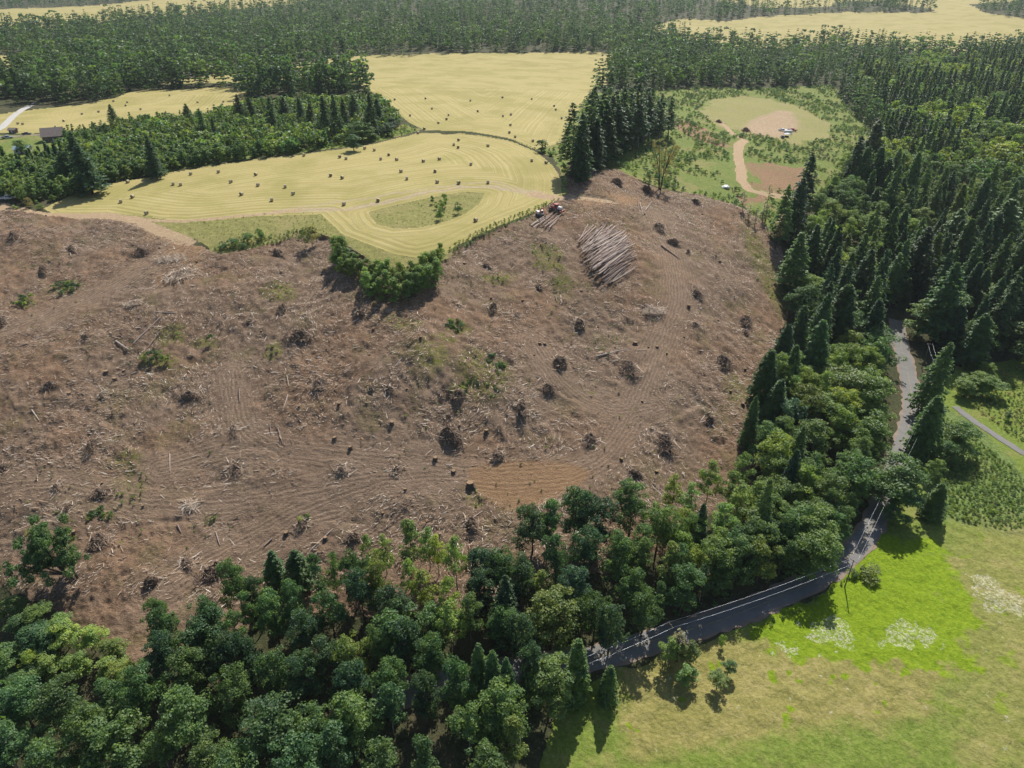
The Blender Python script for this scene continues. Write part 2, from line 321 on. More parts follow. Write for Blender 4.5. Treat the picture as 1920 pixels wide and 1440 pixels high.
# relief: clods, ruts, windrows of debris; smooth under the roads
dr = np.full(Xg.shape, 99.); nr = (Yg > 60) & (Yg < 420) & (Xg > -60)
dr[nr] = np.minimum(segdist(Xg[nr], Yg[nr], ROAD)[0], segdist(Xg[nr], Yg[nr], PATH)[0])
rel = (fbm(Xg, Yg, 3.2, 4, 11) - .5) * 1.7 + (fbm(Xg, Yg, 14, 3, 12) - .5) * 2.6 + (fbm(Xg, Yg, 38, 2, 14) - .5) * 6.0 * sstep(Yg, 150, 200) + (fbm(Xg, Yg, 1.3, 2, 19) - .5) * .75
rutz = -.11 * (.5 + .5 * np.cos(rut * 2 * math.pi / 1.45 + 5 * (fbm(Xg, Yg, 9, 2, 33) - .5))) * flow
Zc = Zg + np.where(zone == 1, rel * (1 - .72 * flow) * (1 - .8 * pm) + rutz, 0)
Zc = Zc + np.where((zone == 3) | (zone == 4) | (zone == 8), (fbm(Xg, Yg, 2.4, 3, 21) - .5) * .7, 0) + np.where(zone == 2, .03 * np.cos(edge * 2 * math.pi / 3.0), 0)
Zc = Zc + np.where(zone == 0, (fbm(Xg, Yg, 5, 3, 23) - .5) * 1.2, 0)
FUR = [smooth_line(poly(q), 3) for q in ([(1105,670),(1140,664),(1180,652)],[(585,850),(620,861),(655,872)],[(655,668),(700,670),(735,672)],[(850,657),(880,653),(910,657)],[(1150,720),(1200,690),(1235,672)],[(10,640),(70,612),(150,575)],[(430,842),(500,850),(560,862)],[(1000,700),(1060,742),(1110,765)],[(330,940),(420,900),(470,870)],[(120,760),(200,800),(260,850)],[(780,770),(840,760),(900,772)],[(1290,700),(1330,660),(1390,650)],[(1250,800),(1300,770),(1360,780)],[(420,560),(500,540),(560,560)],[(930,420),(1000,440),(1060,430)],[(250,1000),(330,980),(420,985)],[(560,1010),(640,985),(720,990)],[(370,520),(470,505),(560,500)],[(20,500),(80,480),(160,490)],[(20,430),(90,450),(200,440)])]
fz = np.zeros(Xg.shape)
for q, pl in enumerate(FUR):
    bb = sub & (Xg > pl[:, 0].min() - 9) & (Xg < pl[:, 0].max() + 9) & (Yg > pl[:, 1].min() - 9) & (Yg < pl[:, 1].max() + 9); d, sd_ = segdist(wx[bb], wy[bb], pl); ends = np.minimum(np.hypot(wx[bb] - pl[0, 0], wy[bb] - pl[0, 1]), np.hypot(wx[bb] - pl[-1, 0], wy[bb] - pl[-1, 1])); fz[bb] += .42 * sstep(ends, 0, 9) * np.clip(2.6 * fbm(wx[bb], wy[bb], 5, 2, 5) - .5, 0, 1.3) * (np.exp(-((sd_ - 1.3) / 1.3) ** 2) - 1.1 * np.exp(-((sd_ + 1.1) / 1.2) ** 2)) * np.where(d < 5, 1, 0)
Zc = Zc + np.where(zone == 1, fz, 0)
Zc = np.where(dr < 9, Zg - .10 + (Zc - Zg + .10) * sstep(dr, 4.2, 9), Zc)
Zg2 = Zc
from bisect import bisect
def gz(x, y):
    return float(hsmooth(x, y))

# ---- ground materials
def m_clear():
    m, t, b = new_mat('churned_soil_and_slash'); g = N(t); b.inputs['Roughness'].default_value = .95; b.inputs['Specular IOR Level'].default_value = .1
    big = g.noise(.03, 5); mid = g.noise(.25, 5, rough=.7); fine = g.noise(2.2, 5, rough=.75)
    mp = g.n('Mapping'); g.l(g.pos(), mp.inputs[0]); mp.inputs['Rotation'].default_value = (0, 0, .5); mp.inputs['Scale'].default_value = (.6, 3.6, 1); st = g.noise(1.1, 4, mp.outputs[0], .7, 1.2)
    mp2 = g.n('Mapping'); g.l(g.pos(), mp2.inputs[0]); mp2.inputs['Rotation'].default_value = (0, 0, -.7); mp2.inputs['Scale'].default_value = (.5, 3.8, 1); st2 = g.noise(1.0, 4, mp2.outputs[0], .7, 1.4)
    c = g.ramp(mid, [(.28, (.145, .100, .068)), (.5, (.240, .168, .115)), (.72, (.35, .252, .176))])
    c = g.mix(g.thr(big, .42, .62), c, g.mix(1, c, (1.06, .95, .86), 'MULTIPLY'))
    c = g.mix(g.math('MULTIPLY', g.thr(st, .52, .7), .6), c, (.47, .335, .235)); c = g.mix(g.math('MULTIPLY', g.thr(st2, .55, .72), .5), c, (.42, .31, .225))
    c = g.mix(g.math('MULTIPLY', g.thr(fine, .5, .35), .5), c, (.055, .04, .032))
    gm = g.math('MULTIPLY', g.thr(g.noise(.7, 4), .35, .6), g.thr(g.attr('grn'), .0, .7)); c = g.mix(g.math('MULTIPLY', gm, .9), c, g.ramp(g.noise(1.3, 4), [(.35, (.10, .125, .025)), (.65, (.25, .23, .06))]))
    sc = g.thr(g.noise(.08, 5, rough=.7), .52, .63); c = g.mix(g.math('MULTIPLY', sc, .42), c, g.ramp(fine, [(.4, (.12, .11, .04)), (.6, (.22, .19, .08))]))
    w = g.math('MULTIPLY', g.attr('flow'), .75); sf = g.math('SINE', g.math('MULTIPLY', g.math('ADD', g.attr('rut'), g.math('MULTIPLY', g.noise(.3, 3), 2.5)), 5.3))
    soil = g.ramp(g.math('ADD', g.math('MULTIPLY', sf, .22), g.noise(1.0, 4)), [(.3, (.24, .165, .112)), (.75, (.36, .26, .182))]); c = g.mix(w, c, soil)
    pn = g.ramp(g.math('ADD', g.math('MULTIPLY', sf, .15), g.noise(.8, 4)), [(.3, (.30, .18, .095)), (.7, (.41, .26, .145))]); c = g.mix(g.math('MULTIPLY', g.thr(g.attr('pad'), .1, .9), .85), c, pn)
    g.l(c, b.inputs['Base Color']); g.bump(g.math('ADD', g.math('ADD', st, st2), g.math('MULTIPLY', fine, 1.2)), .9, .5, b); return m
def m_field():
    m, t, b = new_mat('mown_hay_stubble'); g = N(t); b.inputs['Roughness'].default_value = .9; b.inputs['Specular IOR Level'].default_value = .1
    e = g.attr('edge'); nz = g.noise(.22, 3); ph = g.math('ADD', g.math('MULTIPLY', e, 1.85), g.math('MULTIPLY', nz, 3.0)); s1 = g.math('SINE', ph)
    mp = g.n('CombineXYZ'); g.l(g.math('MULTIPLY', e, 1.4), mp.inputs[0]); g.l(g.noise(.03, 2), mp.inputs[1]); st = g.noise(1.1, 4, mp.outputs[0], .7)
    c = g.ramp(g.math('ADD', g.math('MULTIPLY', st, .75), g.math('MULTIPLY', g.noise(1.6, 5, rough=.75), .35)), [(.38, (.27, .225, .080)), (.55, (.345, .29, .115)), (.72, (.45, .385, .19))])
    brk = g.thr(g.noise(.10, 3), .46, .62)
    c = g.mix(g.math('MULTIPLY', g.math('MULTIPLY', g.thr(s1, .5, .98), brk), .2), c, (.50, .43, .27))
    c = g.mix(g.math('MULTIPLY', g.thr(s1, -.4, -.95), .10), c, (.27, .26, .07))
    c = g.mix(g.math('MULTIPLY', g.thr(g.noise(.035, 5), .45, .62), .6), c, (.25, .225, .07))
    c = g.mix(g.math('MULTIPLY', g.thr(g.attr('ftr'), .1, .9), .8), c, g.ramp(g.noise(.9, 4), [(.35, (.29, .225, .145)), (.65, (.41, .33, .22))]))
    g.l(c, b.inputs['Base Color']); g.bump(g.math('ADD', s1, g.math('MULTIPLY', g.noise(3, 4), 2)), .5, .12, b); return m
def m_rough(name, lo, mid_, hi, dryc, dk=.5):
    m, t, b = new_mat(name); g = N(t); b.inputs['Roughness'].default_value = .9; b.inputs['Specular IOR Level'].default_value = .1
    f = g.noise(.9, 6, rough=.75); c = g.ramp(f, [(.32, lo), (.5, mid_), (.68, hi)])
    c = g.mix(g.math('MULTIPLY', g.thr(g.noise(.06, 5, rough=.7), .48, .62), dk), c, dryc)
    g.l(c, b.inputs['Base Color']); g.bump(g.noise(2.0, 5, rough=.7), .9, .5, b); return m
def m_meadow():
    m, t, b = new_mat('meadow_grass'); g = N(t); b.inputs['Roughness'].default_value = .9; b.inputs['Specular IOR Level'].default_value = .1
    f = g.noise(1.1, 6, rough=.75); pf = g.noise(.12, 5, rough=.65)
    c = g.ramp(f, [(.3, (.09, .14, .02)), (.5, (.15, .20, .035)), (.7, (.23, .27, .07))])
    c = g.mix(g.math('MULTIPLY', g.thr(pf, .50, .64), .6), c, g.ramp(f, [(.3, (.165, .155, .045)), (.55, (.24, .22, .075)), (.75, (.32, .30, .12))]))
    c = g.mix(g.math('MULTIPLY', g.thr(g.attr('deep'), .2, .9), .8), c, g.ramp(f, [(.3, (.06, .105, .025)), (.5, (.12, .17, .05)), (.7, (.24, .28, .13))]))
    c = g.mix(g.math('MULTIPLY', g.attr('dry'), .8), c, g.ramp(g.math('ADD', f, g.math('MULTIPLY', g.math('SUBTRACT', pf, .5), .5)), [(.3, (.175, .155, .045)), (.5, (.265, .225, .08)), (.7, (.36, .30, .13))]))
    spot = g.math('MULTIPLY', g.attr('dry'), g.thr(g.noise(.16, 2), .62, .65)); bm = g.math('MAXIMUM', g.thr(g.math('ADD', g.math('MULTIPLY', g.attr('bright'), .75), g.math('MULTIPLY', g.math('SUBTRACT', .5, g.noise(.17, 5, rough=.7)), 1.5)), .30, .62), spot)
    c = g.mix(g.math('MULTIPLY', bm, .94), c, g.ramp(f, [(.3, (.095, .165, .008)), (.5, (.165, .245, .010)), (.7, (.25, .325, .02))]))
    wsp = g.math('MULTIPLY', g.thr(g.noise(.35, 3), .66, .7), g.thr(g.attr('dry'), .3, .7)); w = g.math('MULTIPLY', g.math('MAXIMUM', g.thr(g.attr('whitef'), .2, .6), wsp), g.thr(g.noise(1.5, 5, rough=.85), .46, .60))
    c = g.mix(g.math('MULTIPLY', w, .8), c, (.50, .47, .37)); g.l(c, b.inputs['Base Color']); g.bump(g.noise(1.6, 5, rough=.7), .8, .5, b); return m
M_FLOOR = m_rough('forest_floor_litter', (.035, .04, .018), (.06, .065, .03), (.10, .09, .045), (.11, .085, .055), .5)
M_BRUSHG = m_rough('rough_grass_and_bramble', (.085, .125, .025), (.15, .19, .045), (.22, .25, .075), (.26, .215, .09), .55)
M_CLRG = m_rough('bare_clearing_turf', (.19, .185, .06), (.25, .235, .085), (.33, .30, .125), (.28, .24, .12), .6)
g_ = N(M_CLRG.node_tree); b_ = M_CLRG.node_tree.nodes['Principled BSDF']; cl = b_.inputs['Base Color'].links[0].from_socket; g_.l(g_.mix(g_.math('MULTIPLY', g_.thr(g_.math('ADD', g_.attr('pad'), g_.math('MULTIPLY', g_.noise(.08, 4), .6)), .35, .9), .9), cl, g_.ramp(g_.noise(.5, 4), [(.35, (.30, .21, .13)), (.65, (.42, .31, .21))])), b_.inputs['Base Color'])
M_DIRT = m_rough('dirt_track_soil', (.30, .21, .12), (.39, .28, .17), (.49, .37, .24), (.36, .26, .165), .5)
M_RG = m_rough('unmown_rough_grass', (.14, .15, .045), (.225, .215, .07), (.31, .29, .12), (.28, .24, .10), .6)
M_BARE = m_rough('scraped_red_soil', (.17, .10, .055), (.25, .155, .088), (.34, .225, .135), (.20, .17, .07), .5)
ZN = [('forest_floor', M_FLOOR), ('clearcut_ground', m_clear()), ('hay_field', m_field()), ('brush_ground', M_BRUSHG), ('meadow', m_meadow()), ('clearing', M_CLRG), ('dirt_road', M_DIRT), ('bare_ground', M_BARE), ('rough_grass', M_RG)]
V = np.stack([Xg, Yg, Zg2], -1).reshape(-1, 3); idx = np.arange(nx * ny).reshape(ny, nx)
quads = np.stack([idx[:-1, :-1], idx[:-1, 1:], idx[1:, 1:], idx[1:, :-1]], -1).reshape(-1, 4); qz = zone[:-1, :-1].ravel()
AT = {'edge': edge, 'rut': rut, 'flow': flow, 'grn': grn, 'pad': pm, 'bright': bright, 'whitef': whitef, 'dry': dry, 'deep': deep, 'ftr': ftr}
use = {1: ('rut', 'flow', 'grn', 'pad'), 2: ('edge', 'ftr'), 4: ('bright', 'whitef', 'dry', 'deep'), 5: ('pad',)}
for k, (nm, mt) in enumerate(ZN):
    q = quads[qz == k]
    if not len(q): continue
    u, inv = np.unique(q, return_inverse=True)
    me = mesh_np(nm, V[u], inv.reshape(-1, 4), mt, smooth=True, attrs={a: AT[a].ravel()[u] for a in use.get(k, ())})
    tag(link(nm, me), kind='structure')

# ---- roads as cambered sheets lying on the graded ground
def ribbon(name, line, w, mat, lift, kind='structure', n=8, edge_noise=.12):
    V = []; F = []; L = len(line)
    for i in range(L):
        d = line[min(i + 1, L - 1)] - line[max(i - 1, 0)]; d = d / np.linalg.norm(d); nn = np.array([d[1], -d[0]])
        for k in range(n + 1):
            s = (k / n - .5) * w; s += (random.uniform(-1, 1) * edge_noise if k in (0, n) else 0)
            p = line[i] + nn * s; V.append((p[0], p[1], gz(*p) + lift + .05 * (1 - (2 * s / w) ** 2)))
    for i in range(L - 1):
        for k in range(n): F.append((i * (n + 1) + k, i * (n + 1) + k + 1, (i + 1) * (n + 1) + k + 1, (i + 1) * (n + 1) + k))
    return tag(link(name, mesh_np(name, V, F, mat, smooth=True)), kind=kind)
def m_asph(name, c0, c1):
    m, t, b = new_mat(name); g = N(t); b.inputs['Roughness'].default_value = .85
    c = g.ramp(g.noise(.35, 6, rough=.7), [(.3, c0), (.7, c1)]); c = g.mix(.25, c, g.ramp(g.noise(6, 3), [(.4, c0), (.6, c1)])); g.l(c, b.inputs['Base Color']); g.bump(g.noise(20, 2), .2, .02, b); return m
M_ASPH = m_asph('worn_grey_asphalt', (.14, .135, .13), (.21, .20, .19)); M_SHOUL = m_asph('gravel_shoulder', (.17, .13, .10), (.27, .21, .165))
ribbon('road_shoulder', ROAD, 6.9, M_SHOUL, -.02, edge_noise=.6); ribbon('road', ROAD, 5.3, M_ASPH, .03)
ribbon('road_marking', ROAD, .16, simple('faded_yellow_line', (.28, .23, .11), .8, .4, .8), .11, n=2, edge_noise=0.0)
ribbon('lane', PATH, 2.6, M_ASPH, .03); ribbon('farm_lane', LANEA, 5, M_SHOUL, .05, edge_noise=.5); ribbon('driveway', LANEB, 5, simple('pale_gravel', (.42, .40, .37)), .05)

# ================================================================ vegetation templates
def rquads(C, Nn, size, asp=1.0, rs=rng):
    """one small leaf-spray quad per centre, facing roughly Nn"""
    n = len(C); a = rs.normal(size=(n, 3)); a -= (a * Nn).sum(1)[:, None] * Nn; a /= np.linalg.norm(a, axis=1)[:, None] + 1e-9
    b = np.cross(Nn, a); s = (size * rs.uniform(.6, 1.35, n))[:, None] * .5
    V = np.stack([C - a * s * asp, C - b * s + Nn * s * .25, C + a * s * asp, C + b * s + Nn * s * .25], 1)
    return V.reshape(-1, 3), np.arange(4 * n).reshape(-1, 4)
def unit(v): return v / (np.linalg.norm(v, axis=1)[:, None] + 1e-9)
def crown_blobs(rs, R_, H0, H1, nb, br, nl, size, shape='round', fill=.18):
    """leaf sprays in clumps spread through a crown between heights H0 and H1"""
    C = []; Nn = []; cz, hz = (H0 + H1) / 2, (H1 - H0) / 2
    lob = [(math.cos(a_) * R_ * k_, math.sin(a_) * R_ * k_, cz + hz * z_, q_) for a_, k_, z_, q_ in zip(rs.uniform(0, 6.28, 6), rs.uniform(.15, .62, 6), [-.55, -.3, -.1, .15, .35, .6], rs.uniform(.38, .62, 6))] if shape == 'round' and R_ > 3 else []
    for i in range(nb):
        if lob and rs.random() < .8:
            lx, ly, lz, lq = lob[rs.integers(6)]; dd = rs.normal(size=3); dd /= np.linalg.norm(dd); dd[2] = abs(dd[2]) * 1.1 - .35; c = np.array([lx, ly, lz]) + dd * R_ * lq * rs.uniform(.75, 1.0); q = br * rs.uniform(.5, 1.15)
            m = int(nl * (q / br) ** 2); d = unit(rs.normal(size=(m, 3))); d[:, 2] = np.where(d[:, 2] < -.3, -d[:, 2] * .6, d[:, 2]); d = unit(d); C.append(c + d * (q * rs.uniform(.5, 1.12, m))[:, None] * np.array([1, 1, .7])); Nn.append(unit(d * .8 + rs.normal(size=(m, 3)) * .5 + np.array([0, 0, .35]))); continue
        a = rs.uniform(0, 2 * math.pi); u = rs.uniform(-.85, 1)
        if shape == 'cone': r_ = (1 - (u + 1) / 2) ** .8
        elif shape == 'oval': r_ = math.sqrt(max(0, 1 - u * u)) * (1 - .25 * u)
        else: r_ = math.sqrt(max(0, 1 - abs(u) ** 2.2)) * (1 + .08 * u)
        k = rs.uniform(.45, .95) if rs.random() > fill else rs.uniform(0, .45)
        c = np.array([math.cos(a) * R_ * r_ * k, math.sin(a) * R_ * r_ * k, cz + hz * u * .88]); q = br * rs.uniform(.6, 1.3)
        m = int(nl * (q / br) ** 2); d = unit(rs.normal(size=(m, 3))); d[:, 2] = np.where(d[:, 2] < -.3, -d[:, 2] * .6, d[:, 2]); d = unit(d)
        rr = q * rs.uniform(.55, 1.08, m)[:, None]; C.append(c + d * rr * np.array([1, 1, .78])); Nn.append(unit(d * .8 + rs.normal(size=(m, 3)) * .45 + np.array([0, 0, .35])))
    return rquads(np.vstack(C), np.vstack(Nn), size, rs=rs)
def crown_fir(rs, R_, H, h0, lev, nbr, npb, size, droop=.25, pw=.85, ragged=.25, skip=0.):
    C = []; Nn = []; S_ = []
    for i in range(lev):
        t = (i + rs.uniform(-.3, .3)) / lev; z = h0 + (H - h0) * min(max(t, 0), 1); L0 = R_ * max(0, (1 - t)) ** pw * (1 if t > .12 else .75 + t * 2)
        for k in range(nbr):
            if rs.random() < skip: continue
            a = rs.uniform(0, 2 * math.pi); L = max(.25, L0 * rs.uniform(1 - ragged, 1 + ragged)); m = max(3, int(npb * L / R_) + 2)
            s = np.sqrt(rs.uniform(.02, 1, m)) ; w = (1 - s) * .20 * L + .15; off = rs.normal(size=m) * w
            p = np.stack([np.cos(a) * L * s - np.sin(a) * off, np.sin(a) * L * s + np.cos(a) * off, z + L * (.12 * s - droop * s * s) + rs.normal(size=m) * .12], 1)
            C.append(p); Nn.append(unit(np.tile([math.cos(a) * .35, math.sin(a) * .35, .9], (m, 1)) + rs.normal(size=(m, 3)) * .4)); S_.append(np.full(m, 1.0))
    C = np.vstack(C); return rquads(C, np.vstack(Nn), size, asp=1.35, rs=rs)
def trunk_mesh(name, H, r, limbs, rs, mat, lean=0., top=.92, spread=.45):
    b = MB(); pts = []; x = y = 0
    for i in range(7):
        t = i / 6; pts.append((x, y, H * top * t - (.6 if i == 0 else 0))); x += rs.normal() * .02 * H * .3 + lean * H / 6; y += rs.normal() * .02 * H * .3
    b.tube(pts, [r * (1.25 if i == 0 else 1 - .14 * i) for i in range(7)], 7)
    for (h, L) in limbs:
        a = rs.uniform(0, 2 * math.pi); k = h * top * 6 / top; i = min(5, int(h / top * 6 * top)); p0 = Vector(pts[i]).lerp(Vector(pts[i + 1]), .5)
        p1 = p0 + Vector((math.cos(a) * L * .5, math.sin(a) * L * .5, L * spread * .8)); p2 = p0 + Vector((math.cos(a + .2) * L, math.sin(a + .2) * L, L * spread * 1.5))
        b.tube([p0, p1, p2], [r * .35, r * .25, r * .08], 5, caps=False)
    return b.data(name, [mat], True)
TPL = {}     # kind -> list of (trunk mesh, crown mesh, height, crown radius)
def add_tpl(kind, H, R_, VF, tr): TPL.setdefault(kind, []).append((tr, mesh_np('crown', *VF, LEAF), H, R_))
for i in range(6):
    rs = np.random.default_rng(100 + i)
    add_tpl('maple', 18, 5.2, crown_blobs(rs, 5.3, 1.8, 18, 105, 1.35, 85, .43), trunk_mesh('trunk', 15, .32, [(rs.uniform(.2, .75), rs.uniform(2.5, 4.2)) for _ in range(8)], rs, BARK))
    add_tpl('alder', 18, 3.9, crown_blobs(rs, 3.7, 4.5, 18.5, 46, 1.05, 70, .40, 'oval', .3), trunk_mesh('trunk', 17, .2, [(rs.uniform(.3, .85), rs.uniform(1.4, 2.6)) for _ in range(9)], rs, BARKL, .01))
    add_tpl('fir', 30, 5.4, crown_fir(rs, 5.4, 30, 2.5 + 2 * (i == 1), 40, 9, 20, .66, .30, .66, .42), trunk_mesh('trunk', 29, .36, [], rs, BARK))
    add_tpl('cedar', 24, 4.6, crown_fir(rs, 4.6, 24, 1.0, 44, 10, 19, .60, .42, .52, .30), trunk_mesh('trunk', 22, .34, [], rs, BARK))
    add_tpl('bush', 3, 1.7, crown_blobs(rs, 1.5, .3, 3, 16, .62, 45, .26), trunk_mesh('stem', 2, .06, [(.4, .8), (.6, .9)], rs, BARK))
for i in range(2):
    rs = np.random.default_rng(200 + i)
    add_tpl('tallfir', 36, 4.4, crown_fir(rs, 4.4, 36, 9, 40, 7, 15, .62, .3, .6, .35, .18), trunk_mesh('trunk', 35, .42, [(rs.uniform(.1, .5), 1.6) for _ in range(6)], rs, BARKL))
    add_tpl('poplar', 16, 3.0, crown_blobs(rs, 2.9, 2.0, 16, 46, .9, 52, .36, 'oval', .3), trunk_mesh('trunk', 15, .13, [(rs.uniform(.3, .85), 1.5) for _ in range(7)], rs, BARKL, .01))
    add_tpl('snag', 22, 1.6, crown_fir(rs, 1.6, 22, 9, 22, 3, 5, .5, .5, .4, .5, .35), trunk_mesh('trunk', 22, .2, [(rs.uniform(.3, .9), rs.uniform(.8, 1.8)) for _ in range(16)], rs, BARK, .0, 1.0, .2))
    add_tpl('sapling', 9, 2.6, crown_blobs(rs, 2.4, .2, 9, 34, .85, 60, .34, 'oval', .3), trunk_mesh('trunk', 8, .08, [(rs.uniform(.2, .85), 1.0) for _ in range(6)], rs, BARKL, .01))
def low_arrays(kind, rs, f):
    """a lighter crown for trees that stand far off"""
    if kind == 'fir': V, F = crown_fir(rs, 4.6, 30, 1.5, int(22 * f), 6, 7, 1.35, .28, .8)
    elif kind == 'young': V, F = crown_fir(rs, 1.7, 8, .3, 9, 6, 4, .75, .2, .8)
    elif kind == 'bush': V, F = crown_blobs(rs, 1.5, .1, 2.2, 9, .6, 16, .5)
    else: V, F = crown_blobs(rs, 5.0, 2, 16, int(22 * f), 1.9, 22, 1.2)
    return V, F

# ---- trees as individuals
TREES = []
TONE = {'dark': (.066, .122, .064), 'deep': (.092, .168, .068), 'mid': (.122, .202, .072), 'olive': (.158, .218, .072), 'light': (.182, .268, .080), 'lime': (.235, .315, .080), 'blue': (.090, .165, .108), 'dry': (.27, .25, .13)}
def tree(kind, x, y, h, tone, region, wide=1.0, rs=random, rz=None, tilt=0):
    v = random.randrange(len(TPL[kind])); tr, cr, H, R_ = TPL[kind][v]
    nm = {'maple': 'broadleaf_tree', 'alder': 'broadleaf_tree', 'poplar': 'broadleaf_tree', 'fir': 'conifer_tree', 'cedar': 'conifer_tree', 'tallfir': 'conifer_tree', 'snag': 'bare_tree', 'sapling': 'sapling', 'bush': 'bush'}[kind]
    e = link(nm, None); e.empty_display_size = .5; s = h / H; e.location = (x, y, gz(x, y) - .1); e.scale = (s * wide, s * wide, s * random.uniform(.95, 1.05)); e.rotation_euler = (random.uniform(-.03, .03), random.uniform(-.03, .03) + tilt, rz if rz is not None else random.uniform(0, 6.28))
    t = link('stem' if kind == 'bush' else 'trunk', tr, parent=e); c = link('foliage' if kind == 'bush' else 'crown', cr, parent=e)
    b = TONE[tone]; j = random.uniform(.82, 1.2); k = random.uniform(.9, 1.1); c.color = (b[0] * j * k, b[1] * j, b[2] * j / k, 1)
    TREES.append(dict(o=e, kind=kind, tone=tone, h=h, r=R_ * s * wide, x=x, y=y, reg=region)); return e
def top(kind, px, py, wpx, tone, region, h=None, **kw):
    """a tree whose top stands at a photo pixel with a crown wpx wide there"""
    h = h or {'maple': 17, 'alder': 17, 'poplar': 14, 'fir': 26, 'cedar': 22, 'tallfir': 36, 'snag': 20, 'bush': 2.5}[kind]
    x, y = G(px, py, h); ppm = FPX / (y * cp + (CAMZ - gz(x, y) - h) * sp)
    H, R_ = TPL[kind][0][2:4]; w = (wpx * (1.12 if kind == 'maple' else 1.05) / ppm / 2) / (R_ * h / H); return tree(kind, x, y, h, tone, region, min(max(w, .5), 2.2), **kw)
L1 = 'front band of woods'
for a in [('maple',430,1052,52,'mid'),('maple',468,1085,46,'dark'),('fir',505,1028,48,'deep'),('fir',552,1030,58,'deep'),('alder',588,1040,40,'deep'),('alder',618,1042,36,'mid'),('maple',660,1034,50,'deep'),
 ('poplar',683,1000,28,'light'),('poplar',716,998,36,'light'),('alder',762,980,56,'olive'),('poplar',800,988,40,'light'),('poplar',818,1000,36,'lime'),('alder',852,1010,46,'light'),('maple',905,1020,66,'dark'),('maple',940,1035,60,'deep'),
 ('maple',1000,945,62,'dark'),('maple',1030,938,50,'deep'),('maple',1082,918,62,'deep'),('maple',1122,930,66,'dark'),('maple',1190,908,62,'deep'),('maple',1242,948,60,'mid'),('maple',1205,985,60,'deep'),
 ('poplar',1268,890,38,'lime'),('poplar',1298,902,40,'light'),('alder',1338,872,48,'light'),('alder',1378,882,50,'light'),('alder',1402,856,46,'light'),('alder',1432,900,56,'light'),('alder',1395,915,56,'light'),('cedar',1322,945,36,'dark'),('alder',1360,945,60,'light'),('alder',1415,950,66,'olive'),('maple',1300,960,50,'mid'),
 ('maple',1162,1000,60,'mid'),('alder',1207,1010,50,'mid'),('alder',1260,1020,56,'olive'),('maple',1100,990,56,'dark'),('maple',1045,1010,50,'deep'),('maple',1076,1068,62,'blue'),('poplar',1020,1066,42,'light'),('maple',975,1040,60,'dark'),('maple',1182,1060,56,'deep'),('maple',1290,1060,70,'deep'),('maple',1350,1010,64,'olive'),('maple',1440,1000,66,'olive'),('maple',1390,1010,66,'mid'),
 ('maple',735,1100,64,'dark'),('maple',610,1105,60,'deep'),('maple',670,1070,54,'dark'),('poplar',790,1070,46,'lime'),('alder',840,1085,46,'light'),('maple',700,1060,50,'olive'),('alder',880,1120,56,'mid'),('alder',842,1135,62,'light'),('maple',900,1065,60,'dark'),('poplar',765,1050,36,'light'),
 ('maple',560,1140,60,'dark'),('maple',500,1112,60,'mid'),('maple',545,1090,50,'deep'),('alder',450,1112,40,'mid'),('maple',655,1185,64,'olive'),('alder',700,1172,44,'mid'),('maple',765,1160,66,'dark'),('maple',805,1190,60,'deep'),('maple',600,1190,62,'dark'),('maple',500,1215,66,'deep'),('maple',560,1230,60,'dark'),('maple',450,1190,60,'dark'),
 ('maple',278,1120,44,'mid'),('maple',300,1140,60,'deep'),('maple',372,1128,66,'deep'),('maple',335,1215,70,'mid'),('maple',400,1195,66,'dark'),('maple',290,1190,60,'dark'),('alder',430,1150,44,'mid'),('maple',725,1235,60,'deep'),('maple',650,1250,66,'dark'),('maple',420,1250,66,'mid'),('maple',250,1250,70,'mid'),
 ('cedar',893,1203,46,'mid'),('cedar',925,1212,50,'mid'),('cedar',955,1228,44,'deep'),('maple',1036,1118,92,'olive'),('cedar',1084,1205,58,'mid'),('maple',985,1150,60,'dark'),('maple',940,1130,62,'deep'),('maple',1120,1110,60,'deep'),('maple',1215,1100,62,'deep'),('maple',1150,1130,60,'dark'),('maple',1000,1200,54,'dark'),('maple',860,1240,60,'deep'),('maple',800,1255,60,'dark'),
 ('alder',16,1122,60,'mid'),('maple',58,1136,50,'mid'),('alder',30,1160,80,'mid'),('alder',100,1158,56,'light'),('alder',110,1172,70,'lime'),('alder',160,1180,66,'lime'),('alder',205,1198,60,'light'),('maple',70,1175,76,'deep'),('maple',15,1215,70,'mid'),('alder',80,1226,60,'light'),('alder',140,1225,60,'lime'),('alder',195,1236,66,'light'),('maple',30,1262,60,'mid')]:
    reg = L1 + (' at the lower left' if a[1] < 420 else ' below the clearcut' if a[1] < 960 else ' above the shaded road')
    sm = a[1] < 240; top(*a, reg, h=(8 if sm else None) if a[0] not in ('cedar', 'fir') else (12 if a[0] == 'fir' else 15 if a[1] < 600 else 19))
L2 = 'woods right of the clearcut'
